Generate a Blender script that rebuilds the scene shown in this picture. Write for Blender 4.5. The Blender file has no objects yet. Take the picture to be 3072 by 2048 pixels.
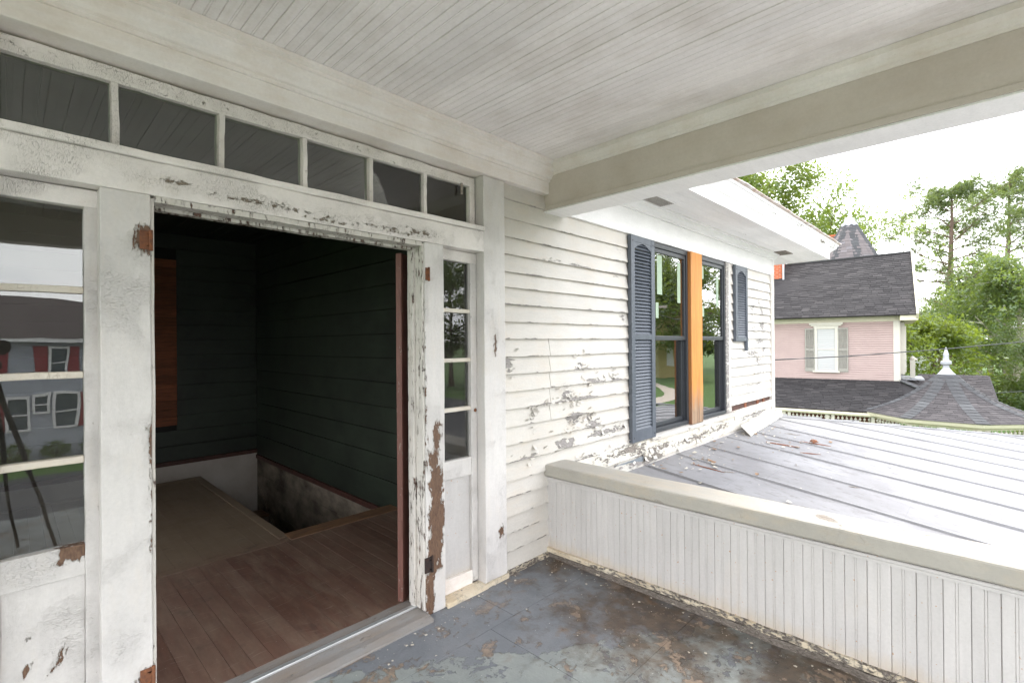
import bpy, bmesh, math, random
import numpy as np
from mathutils import Vector, Matrix, noise as mn

random.seed(7)
RNG = np.random.default_rng(11)
R_ = math.radians
SC = bpy.context.scene
COL = SC.collection

# ------------------------------------------------------------------ camera
CAM_P = Vector((-2.7048, -2.2902, 1.52))
def look(yaw, pitch, roll):
    f = Vector((math.cos(yaw)*math.cos(pitch), math.sin(yaw)*math.cos(pitch), math.sin(pitch)))
    r = f.cross(Vector((0, 0, 1))).normalized(); u = r.cross(f)
    c, s = math.cos(roll), math.sin(roll)
    r2 = c*r+s*u; u2 = -s*r+c*u
    return Matrix((r2, u2, -f)).transposed()
cam = bpy.data.cameras.new('camera')
cam.lens = 17.248; cam.sensor_width = 36; cam.clip_start = 0.02; cam.clip_end = 3000
camo = bpy.data.objects.new('camera', cam); COL.objects.link(camo)
camo.matrix_world = Matrix.Translation(CAM_P) @ look(R_(44.273), R_(0.1778), R_(-0.4391)).to_4x4()
SC.camera = camo

# ------------------------------------------------------------------ light
SUN_EL, SUN_AZ = R_(57), R_(20)          # azimuth measured from +X towards +Y
W = bpy.data.worlds.new('World'); SC.world = W; W.use_nodes = True
wt = W.node_tree; wn = wt.nodes
for n in list(wn): wn.remove(n)
sky = wn.new('ShaderNodeTexSky'); sky.sky_type = 'NISHITA'; sky.sun_disc = False
sky.sun_elevation = SUN_EL; sky.sun_rotation = R_(90) - SUN_AZ
sky.air_density = 1.0; sky.dust_density = 2.0
tc = wn.new('ShaderNodeTexCoord')
mp = wn.new('ShaderNodeMapping'); mp.inputs['Scale'].default_value = (1.6, 1.6, 4.5)
nz = wn.new('ShaderNodeTexNoise'); nz.inputs['Scale'].default_value = 1.5; nz.inputs['Detail'].default_value = 7; nz.inputs['Roughness'].default_value = .55
rp = wn.new('ShaderNodeValToRGB')
rp.color_ramp.elements[0].position = .36; rp.color_ramp.elements[0].color = (6.4, 6.6, 7.0, 1)
rp.color_ramp.elements[1].position = .60; rp.color_ramp.elements[1].color = (8.6, 8.6, 8.7, 1)
mx = wn.new('ShaderNodeMix'); mx.data_type = 'RGBA'; mx.inputs[0].default_value = .86
bg = wn.new('ShaderNodeBackground'); bg.inputs['Strength'].default_value = .15
wo = wn.new('ShaderNodeOutputWorld')
L = wt.links.new
L(tc.outputs['Generated'], mp.inputs['Vector']); L(mp.outputs[0], nz.inputs['Vector']); L(nz.outputs[0], rp.inputs[0])
sx = wn.new('ShaderNodeSeparateXYZ'); L(tc.outputs['Generated'], sx.inputs[0])
mr = wn.new('ShaderNodeMapRange'); mr.inputs[1].default_value = .30; mr.inputs[2].default_value = .85; mr.inputs[3].default_value = .97; mr.inputs[4].default_value = .62
L(sx.outputs[2], mr.inputs[0]); L(mr.outputs[0], mx.inputs[0])
L(sky.outputs[0], mx.inputs[6]); L(rp.outputs[0], mx.inputs[7]); L(mx.outputs[2], bg.inputs['Color']); L(bg.outputs[0], wo.inputs['Surface'])
sun = bpy.data.lights.new('sun', 'SUN'); sun.energy = 0.55; sun.angle = R_(24); sun.color = (1, .965, .91)
suno = bpy.data.objects.new('sun', sun); COL.objects.link(suno)
sd = Vector((math.cos(SUN_EL)*math.cos(SUN_AZ), math.cos(SUN_EL)*math.sin(SUN_AZ), math.sin(SUN_EL)))
suno.rotation_euler = sd.to_track_quat('Z', 'Y').to_euler()
SC.view_settings.view_transform = 'Standard'; SC.view_settings.look = 'None'
SC.view_settings.exposure = 2.2; SC.view_settings.gamma = 1; SC.view_settings.use_curve_mapping = False
try:
    SC.cycles.max_bounces = 14; SC.cycles.diffuse_bounces = 10; SC.cycles.transparent_max_bounces = 16
    SC.cycles.use_denoising = True; SC.cycles.sample_clamp_indirect = 8
except Exception: pass

# ------------------------------------------------------------------ node helpers
class T:
    def __init__(s, name):
        s.mat = bpy.data.materials.new(name); s.mat.use_nodes = True
        s.nt = s.mat.node_tree
        for n in list(s.nt.nodes): s.nt.nodes.remove(n)
        s.out = s.nt.nodes.new('ShaderNodeOutputMaterial')
        g = s.nt.nodes.new('ShaderNodeNewGeometry'); s.pos = g.outputs['Position']; s.isl = g.outputs['Random Per Island']
        oi = s.nt.nodes.new('ShaderNodeObjectInfo'); s.rnd = oi.outputs['Random']
    def put(s, sock, v):
        if hasattr(v, 'is_linked') or isinstance(v, bpy.types.NodeSocket): s.nt.links.new(v, sock)
        elif isinstance(v, (tuple, list)) and len(v) == 3 and sock.type == 'RGBA': sock.default_value = (*v, 1)
        else: sock.default_value = v
    def nd(s, typ, ins=None, **pr):
        n = s.nt.nodes.new(typ)
        for k, v in pr.items(): setattr(n, k, v)
        for k, v in (ins or {}).items(): s.put(n.inputs[k], v)
        return n
    def sc(s, v, x): return s.nd('ShaderNodeVectorMath', {0: v, 1: x}, operation='MULTIPLY').outputs[0]
    def vadd(s, v, x): return s.nd('ShaderNodeVectorMath', {0: v, 1: x}, operation='ADD').outputs[0]
    def noise(s, v, scale, detail=5, rough=.55, dist=0.): return s.nd('ShaderNodeTexNoise', {'Vector': v, 'Scale': scale, 'Detail': detail, 'Roughness': rough, 'Distortion': dist}).outputs[0]
    def noisec(s, v, scale, detail=2): return s.nd('ShaderNodeTexNoise', {'Vector': v, 'Scale': scale, 'Detail': detail}).outputs[1]
    def vedge(s, v, scale, rand=1.): return s.nd('ShaderNodeTexVoronoi', {'Vector': v, 'Scale': scale, 'Randomness': rand}, feature='DISTANCE_TO_EDGE').outputs[0]
    def mr(s, v, a, b, c=0., d=1.): return s.nd('ShaderNodeMapRange', {0: v, 1: a, 2: b, 3: c, 4: d}, clamp=True).outputs[0]
    def m(s, op, a, b=0., c=0.): return s.nd('ShaderNodeMath', {0: a, 1: b, 2: c}, operation=op).outputs[0]
    def mix(s, f, a, b, bt='MIX'):
        n = s.nd('ShaderNodeMix', data_type='RGBA', blend_type=bt); s.put(n.inputs[0], f); s.put(n.inputs[6], a); s.put(n.inputs[7], b); return n.outputs[2]
    def wear(s): return s.nd('ShaderNodeAttribute', attribute_name='wear').outputs['Fac']
    def sep(s, v): return s.nd('ShaderNodeSeparateXYZ', {0: v}).outputs
    def bump(s, h, strength=.5, dist=.003, normal=None):
        n = s.nd('ShaderNodeBump', {'Strength': strength, 'Distance': dist, 'Height': h})
        if normal is not None: s.put(n.inputs['Normal'], normal)
        return n.outputs[0]
    def near(s, c, r):            # 1 at a point of the place, 0 beyond r
        d = s.nd('ShaderNodeVectorMath', {0: s.pos, 1: c}, operation='DISTANCE').outputs['Value']
        return s.mr(d, 0., r, 1., 0.)
    def bsdf(s, col, rough=.6, normal=None, metal=0., spec=.5, **kw):
        b = s.nd('ShaderNodeBsdfPrincipled', {'Base Color': col, 'Roughness': rough, 'Metallic': metal, 'Specular IOR Level': spec})
        for k, v in kw.items(): s.put(b.inputs[k.replace('_', ' ')], v)
        if normal is not None: s.put(b.inputs['Normal'], normal)
        s.nt.links.new(b.outputs[0], s.out.inputs[0]); return b

def paint(name, base, wood=(.27, .25, .235), wood2=(.12, .10, .085), grain=(2.5, 10, 14), crack=0., crack_scale=55, crack_sq=(1, 1, .55), age_th=.45,
          peel_th=.74, peel_k=.42, dirt=(.46, .38, .28), dirt_amt=.35, dirt_th=.52, rough=.55, bump=.5, nsc=9., fine=1., foot=None, rust=0.):
    t = T(name); p = t.pos
    low = t.noise(p, 1.7, 4); mid = t.noise(t.sc(p, grain), 3.2, 6, .62)
    tone = t.mr(low, .3, .7, .93, 1.05)
    col = t.mix(1., base, t.nd('ShaderNodeCombineColor', {0: tone, 1: tone, 2: tone}).outputs[0], 'MULTIPLY')
    gt = t.m('MULTIPLY', t.mr(mid, .3, .7, .95, 1.04), t.mr(t.noise(p, 75, 4, .7), .3, .7, .95, 1.04))
    ob = t.m('MULTIPLY', t.mr(t.rnd, 0, 1, .95, 1.04), gt)
    col = t.mix(1., col, t.nd('ShaderNodeCombineColor', {0: ob, 1: ob, 2: ob}).outputs[0], 'MULTIPLY')
    dm = t.mr(t.m('ADD', t.m('MULTIPLY', t.noise(p, 2.6, 5, .6), .6), t.m('MULTIPLY', mid, .4)), dirt_th, dirt_th+.22, 0., dirt_amt)
    col = t.mix(dm, col, dirt)
    speck = t.mr(t.noise(p, 190, 2, .5), .70, .76, 0., .35*fine)
    col = t.mix(speck, col, (.25, .2, .15))
    if foot:
        sn = t.m('ADD', t.sep(p)[2], t.m('MULTIPLY', t.m('SUBTRACT', t.noise(t.sc(p, (6, 6, 1.6)), 4, 5, .65), .5), foot[1]))
        col = t.mix(t.mr(sn, foot[0], foot[0]+.10, .45, 0), col, (.50, .37, .20))
    if rust > 0:
        col = t.mix(t.mr(t.noise(p, 62, 1, .4), .75, .77, 0, rust), col, (.42, .20, .06))
    w = t.wear()
    warp = t.vadd(t.sc(p, grain), t.sc(t.noisec(p, 14, 3), (.35, .35, .35)))
    n1 = t.noise(warp, nsc, 7, .62)
    n2 = t.noise(p, nsc*3.1, 4, .6)
    val = t.m('ADD', t.m('MULTIPLY', n1, .68), t.m('MULTIPLY', n2, .32))
    val = t.m('ADD', val, t.m('MULTIPLY', w, peel_k))
    peel = t.mr(val, peel_th, peel_th+.012)
    rim = t.m('SUBTRACT', t.mr(val, peel_th-.022, peel_th-.004), peel)
    h = t.m('MULTIPLY', peel, -1.)
    if crack > 0:
        cv = t.vadd(t.sc(p, crack_sq), t.sc(t.noisec(p, 30, 3), (.018, .018, .018)))
        ce = t.vedge(cv, crack_scale)
        age = t.mr(t.m('ADD', t.noise(p, 4.3, 4, .6), t.m('MULTIPLY', w, .25)), age_th, age_th+.16)
        width = t.mr(t.noise(p, 21, 3), .35, .7, .012, .08)
        ck = t.m('MULTIPLY', t.m('SUBTRACT', 1., t.m('MINIMUM', t.m('DIVIDE', ce, width), 1.)), age)
        col = t.mix(t.m('MULTIPLY', ck, crack), col, (.17, .145, .115))
        h = t.m('SUBTRACT', h, t.m('MULTIPLY', ck, .5))
    gr = t.noise(t.sc(p, tuple(g*1.0 for g in grain)), 16, 6, .7)
    wcol = t.mix(t.mr(gr, .35, .65), wood2, wood)
    col = t.mix(t.m('MULTIPLY', rim, .55), col, (.2, .17, .13))  # dark rim: dirty edge cracks plus contact shade painted into the colour
    prim = t.mix(.55, base, (.44, .42, .39)); inner = t.mr(t.m('ADD', val, t.m('MULTIPLY', t.m('SUBTRACT', t.noise(p, 90, 3), .5), .05)), peel_th+.022, peel_th+.032)
    col = t.mix(peel, col, t.mix(inner, prim, wcol)); h = t.m('SUBTRACT', h, t.m('MULTIPLY', inner, .8))
    h = t.m('ADD', h, t.m('MULTIPLY', t.noise(p, 130, 4, .65), .16*fine))
    h = t.m('ADD', h, t.m('MULTIPLY', mid, .6))
    t.bsdf(col, rough, t.bump(h, bump, .004)); return t.mat

def simple(name, col, col2=None, scale=8, grain=(1, 1, 1), rough=.6, metal=0., bump=.3, isl=0., rndamt=.06, spec=.5, detail=5, dist=.003):
    t = T(name)
    n = t.noise(t.sc(t.pos, grain), scale, detail, .62)
    c = t.mix(t.mr(n, .32, .68), col, col2 or tuple(x*.8 for x in col))
    if isl > 0:
        k = t.mr(t.isl, 0, 1, 1-isl, 1+isl); c = t.mix(1., c, t.nd('ShaderNodeCombineColor', {0: k, 1: k, 2: k}).outputs[0], 'MULTIPLY')
    k = t.mr(t.rnd, 0, 1, 1-rndamt, 1+rndamt); c = t.mix(1., c, t.nd('ShaderNodeCombineColor', {0: k, 1: k, 2: k}).outputs[0], 'MULTIPLY')
    t.bsdf(c, rough, t.bump(n, bump, dist), metal, spec); return t.mat

# ------------------------------------------------------------------ mesh helpers
class M:
    def __init__(s): s.v = []; s.f = []
    def add(s, vs, fs):
        o = len(s.v); s.v += [tuple(v) for v in vs]; s.f += [tuple(i+o for i in f) for f in fs]
    def box(s, x0, x1, y0, y1, z0, z1, nx=1, ny=1, nz=1):
        if x0 > x1: x0, x1 = x1, x0
        if y0 > y1: y0, y1 = y1, y0
        if z0 > z1: z0, z1 = z1, z0
        ids = {}; vs = []; fs = []
        def vid(i, j, k):
            if (i, j, k) not in ids:
                ids[(i, j, k)] = len(vs); vs.append((x0+(x1-x0)*i/nx, y0+(y1-y0)*j/ny, z0+(z1-z0)*k/nz))
            return ids[(i, j, k)]
        for i in range(nx):
            for k in range(nz):
                fs.append((vid(i, 0, k), vid(i+1, 0, k), vid(i+1, 0, k+1), vid(i, 0, k+1)))
                fs.append((vid(i+1, ny, k), vid(i, ny, k), vid(i, ny, k+1), vid(i+1, ny, k+1)))
        for j in range(ny):
            for k in range(nz):
                fs.append((vid(0, j+1, k), vid(0, j, k), vid(0, j, k+1), vid(0, j+1, k+1)))
                fs.append((vid(nx, j, k), vid(nx, j+1, k), vid(nx, j+1, k+1), vid(nx, j, k+1)))
        for i in range(nx):
            for j in range(ny):
                fs.append((vid(i, j+1, 0), vid(i+1, j+1, 0), vid(i+1, j, 0), vid(i, j, 0)))
                fs.append((vid(i, j, nz), vid(i+1, j, nz), vid(i+1, j+1, nz), vid(i, j+1, nz)))
        s.add(vs, fs); return s
    def beam(s, a, b, w, h, up=(0, 0, 1)):         # box between two points
        a = Vector(a); b = Vector(b); d = (b-a).normalized(); r = d.cross(Vector(up)).normalized(); u = r.cross(d)
        vs = [p+r*(w/2*i)+u*(h/2*j) for p in (a, b) for i, j in ((-1, -1), (1, -1), (1, 1), (-1, 1))]
        s.add(vs, [(3, 2, 1, 0), (4, 5, 6, 7), (0, 1, 5, 4), (1, 2, 6, 5), (2, 3, 7, 6), (3, 0, 4, 7)]); return s
    def quad(s, a, b, c, d): s.add([a, b, c, d], [(0, 1, 2, 3)]); return s
    def sweep(s, prof, path, cyc=True):             # prof: list of (offset, z); path: list of (x,y) ; offset to the right of travel, mitred
        n = len(prof); P = [Vector((x, y)) for x, y in path]; rings = []
        for i, p in enumerate(P):
            dirs = []
            if i > 0: dirs.append((P[i]-P[i-1]).normalized())
            if i < len(P)-1: dirs.append((P[i+1]-P[i]).normalized())
            ns = [Vector((d.y, -d.x)) for d in dirs]
            nrm = ns[0] if len(ns) == 1 else (ns[0]+ns[1])/(1+ns[0].dot(ns[1]))
            rings.append([(p.x+nrm.x*o, p.y+nrm.y*o, z) for o, z in prof])
        vs = [v for r in rings for v in r]; fs = []
        m = n if cyc else n-1
        for i in range(len(P)-1):
            for j in range(m):
                k = (j+1) % n; fs.append((i*n+j, i*n+k, (i+1)*n+k, (i+1)*n+j))
        if cyc: fs += [tuple(range(n-1, -1, -1)), tuple((len(P)-1)*n+j for j in range(n))]
        s.add(vs, fs); return s
    def tube(s, pts, rad, n=6, cap=True):
        pts = [Vector(p) for p in pts]; o = len(s.v); N = len(pts)
        for i, p in enumerate(pts):
            d = (pts[min(i+1, N-1)]-pts[max(i-1, 0)]).normalized()
            a = d.cross(Vector((0.3, 1, .2))).normalized(); b = d.cross(a)
            r = rad[i] if isinstance(rad, (list, tuple)) else rad
            for k in range(n):
                t = 2*math.pi*k/n; s.v.append(tuple(p+a*(r*math.cos(t))+b*(r*math.sin(t))))
        for i in range(N-1):
            for k in range(n):
                k2 = (k+1) % n; s.f.append((o+i*n+k, o+i*n+k2, o+(i+1)*n+k2, o+(i+1)*n+k))
        if cap: s.f.append(tuple(o+k for k in range(n-1, -1, -1))); s.f.append(tuple(o+(N-1)*n+k for k in range(n)))
        return s
    def lathe(s, prof, c, n=16, a0=0.):
        o = len(s.v)
        for r, z in prof:
            for k in range(n):
                t = a0+2*math.pi*k/n; s.v.append((c[0]+r*math.cos(t), c[1]+r*math.sin(t), c[2]+z))
        for i in range(len(prof)-1):
            for k in range(n):
                k2 = (k+1) % n; s.f.append((o+i*n+k, o+i*n+k2, o+(i+1)*n+k2, o+(i+1)*n+k))
        s.f.append(tuple(o+k for k in range(n-1, -1, -1))); s.f.append(tuple(o+(len(prof)-1)*n+k for k in range(n)))
        return s
    def map(s, fn): s.v = [tuple(fn(*v)) for v in s.v]; return s
    def build(s, name, mat, parent=None, wear=None, jit=0., jf=3., bev=0., smooth=False, kind=None, label=None, cat=None, group=None):
        vs = np.array(s.v, dtype=float)
        if jit > 0:
            for i in range(len(vs)):
                q = mn.noise_vector(Vector(vs[i])*jf); q2 = mn.noise_vector(Vector(vs[i])*jf*4)
                vs[i] += np.array(q)*jit + np.array(q2)*jit*.35
        base = np.array([(vs[:, 0].min()+vs[:, 0].max())/2, (vs[:, 1].min()+vs[:, 1].max())/2, vs[:, 2].min()])
        me = bpy.data.meshes.new(name); me.from_pydata([tuple(v) for v in vs-base], [], s.f); me.update()
        if wear is not None:
            at = me.attributes.new('wear', 'FLOAT', 'POINT'); at.data.foreach_set('value', [float(wear(*v)) for v in vs])
        me.materials.append(mat)
        if smooth: me.polygons.foreach_set('use_smooth', [True]*len(me.polygons))
        o = bpy.data.objects.new(name, me); COL.objects.link(o)
        place(o, base, parent)
        if bev > 0:
            b = o.modifiers.new('bevel', 'BEVEL'); b.width = bev; b.segments = 2; b.limit_method = 'ANGLE'; b.angle_limit = R_(50)
        tag(o, label, cat, group, kind); return o

ORG = {}
def place(o, base, parent):
    if parent is not None:
        o.parent = parent; o.location = Vector(base)-Vector(ORG[parent.name])
    else: o.location = Vector(base)
    ORG[o.name] = tuple(base)
def tag(o, label=None, cat=None, group=None, kind=None):
    if label: o['label'] = label
    if cat: o['category'] = cat
    if group: o['group'] = group
    if kind: o['kind'] = kind
    return o
def thing(name, label, cat, loc, group=None, rotz=0., local=False, kind=None):
    o = bpy.data.objects.new(name, None); COL.objects.link(o); o.empty_display_size = .1
    o.location = loc; o.rotation_euler = (0, 0, rotz); ORG[o.name] = (0, 0, 0) if local else tuple(loc)
    return tag(o, label, cat, group, kind)
def inst(src, delta, parent=None, rot=None, scale=None):      # copy of a part, sharing its mesh
    c = src.copy(); COL.objects.link(c)
    c.location = Vector(src.location)+Vector(delta)
    if parent is not None: c.parent = parent
    if rot: c.rotation_euler = rot
    if scale: c.scale = scale
    return c
def raw_mesh(name, vs, nper, mat, parent, base, kind=None):     # many equal-sided faces from numpy, fast
    vs = np.asarray(vs, dtype=np.float32); n = len(vs)//nper
    me = bpy.data.meshes.new(name); me.vertices.add(len(vs)); me.vertices.foreach_set('co', (vs-np.array(base, dtype=np.float32)).ravel())
    me.loops.add(n*nper); me.loops.foreach_set('vertex_index', np.arange(n*nper, dtype=np.int32))
    me.polygons.add(n); me.polygons.foreach_set('loop_start', np.arange(0, n*nper, nper, dtype=np.int32)); me.polygons.foreach_set('loop_total', np.full(n, nper, dtype=np.int32))
    me.update(calc_edges=True); me.materials.append(mat)
    o = bpy.data.objects.new(name, me); COL.objects.link(o); place(o, base, parent)
    if kind: o['kind'] = kind
    return o
def blobs(pts, k=1.):          # wear from a list of (a, b, ra, rb, strength) in the plane (X, Z)
    def f(x, z):
        w = 0.
        for a, b, ra, rb, s in pts:
            d = ((x-a)/ra)**2+((z-b)/rb)**2
            if d < 4: w = max(w, s*math.exp(-d*1.1))
        return w*k
    return f

# ------------------------------------------------------------------ materials
WOODB, WOODB2 = (.20, .115, .07), (.10, .055, .035)
m_ceil = paint('ceiling_paint', (.84, .80, .795), grain=(12, 1.6, 6), wood=(.40, .36, .32), wood2=(.24, .21, .18), peel_th=.80, dirt=(.44, .38, .33), dirt_amt=.5, dirt_th=.47, bump=.7, nsc=7)
m_frame = paint('frame_paint', (.63, .605, .585), WOODB, WOODB2, grain=(9, 9, 2.4), crack=.24, crack_scale=125, crack_sq=(.5, .5, 1.7), age_th=.50, peel_th=.76, dirt_amt=.3, dirt_th=.5, bump=.9)
m_head = paint('header_paint', (.80, .755, .725), (.30, .25, .20), (.15, .115, .08), grain=(4, 8, 7), crack=.75, crack_scale=120, crack_sq=(1.9, 1, .5), age_th=.46, peel_th=.735, peel_k=.32, dirt_amt=.35, bump=1.)
m_smooth = paint('smooth_old_paint', (.82, .775, .745), (.25, .18, .12), (.12, .08, .05), grain=(2.2, 2.2, 9), peel_th=.82, dirt=(.50, .40, .30), dirt_amt=.5, dirt_th=.44, bump=.6)
m_side = paint('siding_paint', (.57, .54, .495), (.33, .305, .295), (.19, .17, .155), grain=(2.0, 8, 9), peel_th=.735, peel_k=.36, dirt=(.52, .43, .33), dirt_amt=.5, dirt_th=.49, bump=1., nsc=5.5)
m_beam = paint('beam_paint', (.58, .52, .47), (.25, .18, .12), (.12, .08, .05), grain=(9, 1.8, 9), peel_th=.82, dirt=(.36, .29, .22), dirt_amt=.4, dirt_th=.46, bump=.45)
m_bead = paint('parapet_paint', (.53, .51, .495), (.3, .25, .2), (.14, .1, .07), foot=(.045, .13), rust=.7, grain=(8, 8, 1.4), peel_th=.80, dirt=(.55, .45, .34), dirt_amt=.3, dirt_th=.56, bump=.5, nsc=7)
m_cap = paint('cap_paint', (.40, .38, .335), (.30, .26, .21), (.14, .11, .08), grain=(7, 2.5, 7), crack=.5, crack_scale=38, crack_sq=(1, .6, 1), age_th=.56, peel_th=.75, dirt=(.48, .36, .22), dirt_amt=.5, dirt_th=.50, bump=.7, fine=1.8)
m_base = paint('rotten_trim_paint', (.70, .63, .50), (.24, .21, .18), (.07, .055, .045), grain=(3, 3, 10), crack=.6, crack_scale=40, age_th=.42, peel_th=.60, peel_k=.3, dirt=(.5, .36, .2), dirt_amt=.6, dirt_th=.4, bump=1.)
m_putty = paint('cream_putty_paint', (.68, .63, .55), (.40, .30, .20), (.2, .14, .09), grain=(3, 3, 10), peel_th=.70, crack=.4, crack_scale=60, age_th=.46, dirt=(.5, .4, .28), dirt_amt=.5, dirt_th=.45, bump=.8)
m_soff = paint('soffit_paint', (.82, .81, .80), (.2, .17, .14), (.08, .06, .05), grain=(1.6, 9, 6), peel_th=.755, dirt_amt=.15, dirt_th=.55, bump=.5, nsc=6)
m_jamb = paint('jamb_paint', (.60, .57, .53), (.17, .085, .05), (.045, .045, .05), grain=(12, 12, 1.1), peel_th=.645, peel_k=.25, dirt_amt=.4, bump=.9, nsc=6)
m_rawwood = simple('raw_orange_wood', (.50, .21, .055), (.30, .105, .025), 9, (7, 7, .55), rough=.55, bump=.25, detail=8)
m_greywood = simple('weathered_grey_wood', (.36, .32, .28), (.17, .145, .12), 9, (1.2, 8, 8), rough=.8, bump=.6)
m_core = simple('wall_core', (.20, .17, .14), (.12, .10, .08), 6, rough=.9)
m_dark = simple('dark_void', (.02, .018, .016), rough=.9)
m_shut = simple('grey_blue_shutter_plastic', (.095, .108, .13), (.075, .086, .105), 14, (1, 1, .2), rough=.45, bump=.15)
m_vinyl = simple('charcoal_window_frame', (.035, .039, .046), (.03, .033, .039), 20, rough=.38, bump=.05)
m_alu = simple('aluminium_strip', (.62, .64, .65), (.45, .46, .46), 20, (.5, 6, 6), rough=.35, metal=.6)
m_iron = simple('old_iron', (.03, .03, .032), (.07, .04, .03), 60, rough=.55, metal=.5, bump=.6)
m_rust = simple('rusty_iron', (.23, .085, .035), (.09, .04, .025), 55, rough=.85, bump=.8)
m_reddoor = paint('red_brown_door_paint', (.135, .055, .042), (.28, .16, .09), (.12, .06, .04), grain=(10, 10, 1.3), peel_th=.74, dirt=(.26, .14, .1), dirt_amt=.4, bump=.5)
m_green = paint('dark_green_wall_paint', (.033, .044, .031), (.05, .05, .035), (.03, .02, .015), grain=(5, 1.6, 6), peel_th=.8, dirt=(.015, .016, .014), dirt_amt=.7, dirt_th=.40, bump=.4, rough=.5)
m_orange = simple('bare_red_brown_boards', (.26, .085, .034), (.13, .043, .02), 7, (1.2, 4, 12), rough=.75, bump=.5, rndamt=.25)
m_plaster = simple('old_cream_wall', (.50, .46, .42), (.40, .355, .31), 3, rough=.8, bump=.25)
m_dirtboard = simple('dirty_cream_boards', (.30, .25, .195), (.07, .053, .037), 2.6, (1, 1.2, 2.2), rough=.85, bump=.4)
m_redbase = simple('red_brown_trim', (.10, .038, .028), (.045, .02, .016), 12, rough=.6)

def glass(name, tint, ior, dust=0.):
    t = T(name)
    fr = t.nd('ShaderNodeFresnel', {'IOR': ior}).outputs[0]
    wv = t.bump(t.noise(t.pos, 2.3, 2, .5), .07, .02)
    tr = t.nd('ShaderNodeBsdfTransparent', {'Color': (*tint, 1)}).outputs[0]
    gl = t.nd('ShaderNodeBsdfGlossy', {'Color': (1, 1, 1, 1), 'Roughness': .004, 'Normal': wv}).outputs[0]
    mxs = t.nd('ShaderNodeMixShader', {0: fr, 1: tr, 2: gl}).outputs[0]
    if dust > 0:
        n = t.mr(t.m('ADD', t.noise(t.pos, 5, 6, .65), t.m('MULTIPLY', t.noise(t.pos, 160, 2, .5), .25)), .55, .85, dust*.35, dust)
        df = t.nd('ShaderNodeBsdfDiffuse', {'Color': (.5, .47, .42, 1)}).outputs[0]
        mxs = t.nd('ShaderNodeMixShader', {0: n, 1: mxs, 2: df}).outputs[0]
    t.nt.links.new(mxs, t.out.inputs[0]); return t.mat
m_oldglass = glass('dusty_old_glass', (.74, .76, .74), 1.75, .04)
m_newglass = glass('green_coated_glass', (.45, .62, .52), 3.9, .01)
m_tape = simple('pale_green_tape', (.36, .46, .33), rough=.6, bump=.05)

def floor_mat():
    t = T('peeling_porch_floor_paint'); p = t.pos
    w1 = t.vadd(p, t.sc(t.noisec(p, 7, 4), (.10, .10, .10)))
    blue = t.mix(t.mr(t.noise(p, 3, 5), .35, .65), (.145, .157, .175), (.19, .20, .215))
    green = t.mix(t.mr(t.noise(p, 6, 5), .35, .65), (.265, .285, .272), (.21, .23, .226))
    # greenish top coat lies on the outer part of the floor, its torn edge running at a slant
    sx = t.sep(w1)
    g = t.m('ADD', t.m('MULTIPLY', sx[1], -1.0), t.m('MULTIPLY', sx[0], -.72))      # -y -.72x
    g = t.m('ADD', g, t.m('MULTIPLY', t.m('SUBTRACT', t.noise(p, 5, 6, .65), .5), .55))
    gm = t.mr(g, 1.20, 1.215)
    flake = t.noise(w1, 8.5, 7, .66)
    gm = t.m('MULTIPLY', gm, t.mr(flake, .405, .415))
    col = t.mix(gm, blue, green)
    # bare patches, rimmed
    bn = t.noise(w1, 6.2, 8, .68)
    bn = t.m('ADD', bn, t.m('MULTIPLY', t.m('SUBTRACT', t.noise(w1, 24, 6, .65), .5), .30))
    bare = t.m('MULTIPLY', t.mr(bn, .575, .605), t.mr(g, .5, 1.25, .5, 1.))
    tan = t.mix(t.mr(t.noise(p, 30, 4), .35, .65), (.30, .22, .155), (.19, .14, .105))
    rim = t.m('SUBTRACT', t.mr(bn, .555, .57), t.mr(bn, .572, .584))
    # brown dirt washed against the parapet and in the corner
    br = t.m('MAXIMUM', t.near((-.25, -.95, 0), 1.15), t.near((-.18, -1.75, 0), 1.05))
    br = t.m('MAXIMUM', br, t.m('MULTIPLY', t.near((-.1, -.15, 0), .55), .9))
    br = t.m('MAXIMUM', br, t.m('MULTIPLY', t.near((-.55, -.55, 0), .5), .55))
    bm = t.mr(t.m('ADD', br, t.m('MULTIPLY', t.m('SUBTRACT', t.noise(w1, 5.5, 7, .68), .5), 1.9)), .38, .85)
    col = t.mix(t.m('MULTIPLY', bm, .85), col, t.mix(t.mr(t.noise(p, 12, 5), .35, .65), (.105, .064, .034), (.05, .033, .021)))
    or_ = t.mr(t.noise(w1, 4.2, 5, .6), .60, .70, 0, .7)
    col = t.mix(t.m('MULTIPLY', or_, t.mr(br, .0, .4)), col, (.17, .10, .05))
    col = t.mix(t.m('MULTIPLY', rim, .35), col, (.10, .07, .05))
    col = t.mix(t.m('MULTIPLY', bare, .85), col, tan)
    dk = t.mr(t.noise(w1, 17, 6, .7), .63, .70, 0, .75)
    col = t.mix(t.m('MULTIPLY', dk, t.mr(bm, 0, 1, .35, 1.)), col, (.05, .033, .024))
    sp = t.mr(t.noise(p, 75, 2, .5), .735, .75)
    col = t.mix(t.m('MULTIPLY', sp, .8), col, (.6, .58, .54))
    h = t.m('ADD', t.m('MULTIPLY', gm, .8), t.m('MULTIPLY', bare, -1.)); h = t.m('ADD', h, t.m('MULTIPLY', t.noise(p, 55, 5, .65), .5)); h = t.m('SUBTRACT', h, t.m('MULTIPLY', dk, .6))
    t.bsdf(col, t.mr(t.noise(p, 9, 4), .35, .65, .42, .7), t.bump(h, .9, .004)); return t.mat
m_floor = floor_mat()
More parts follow.
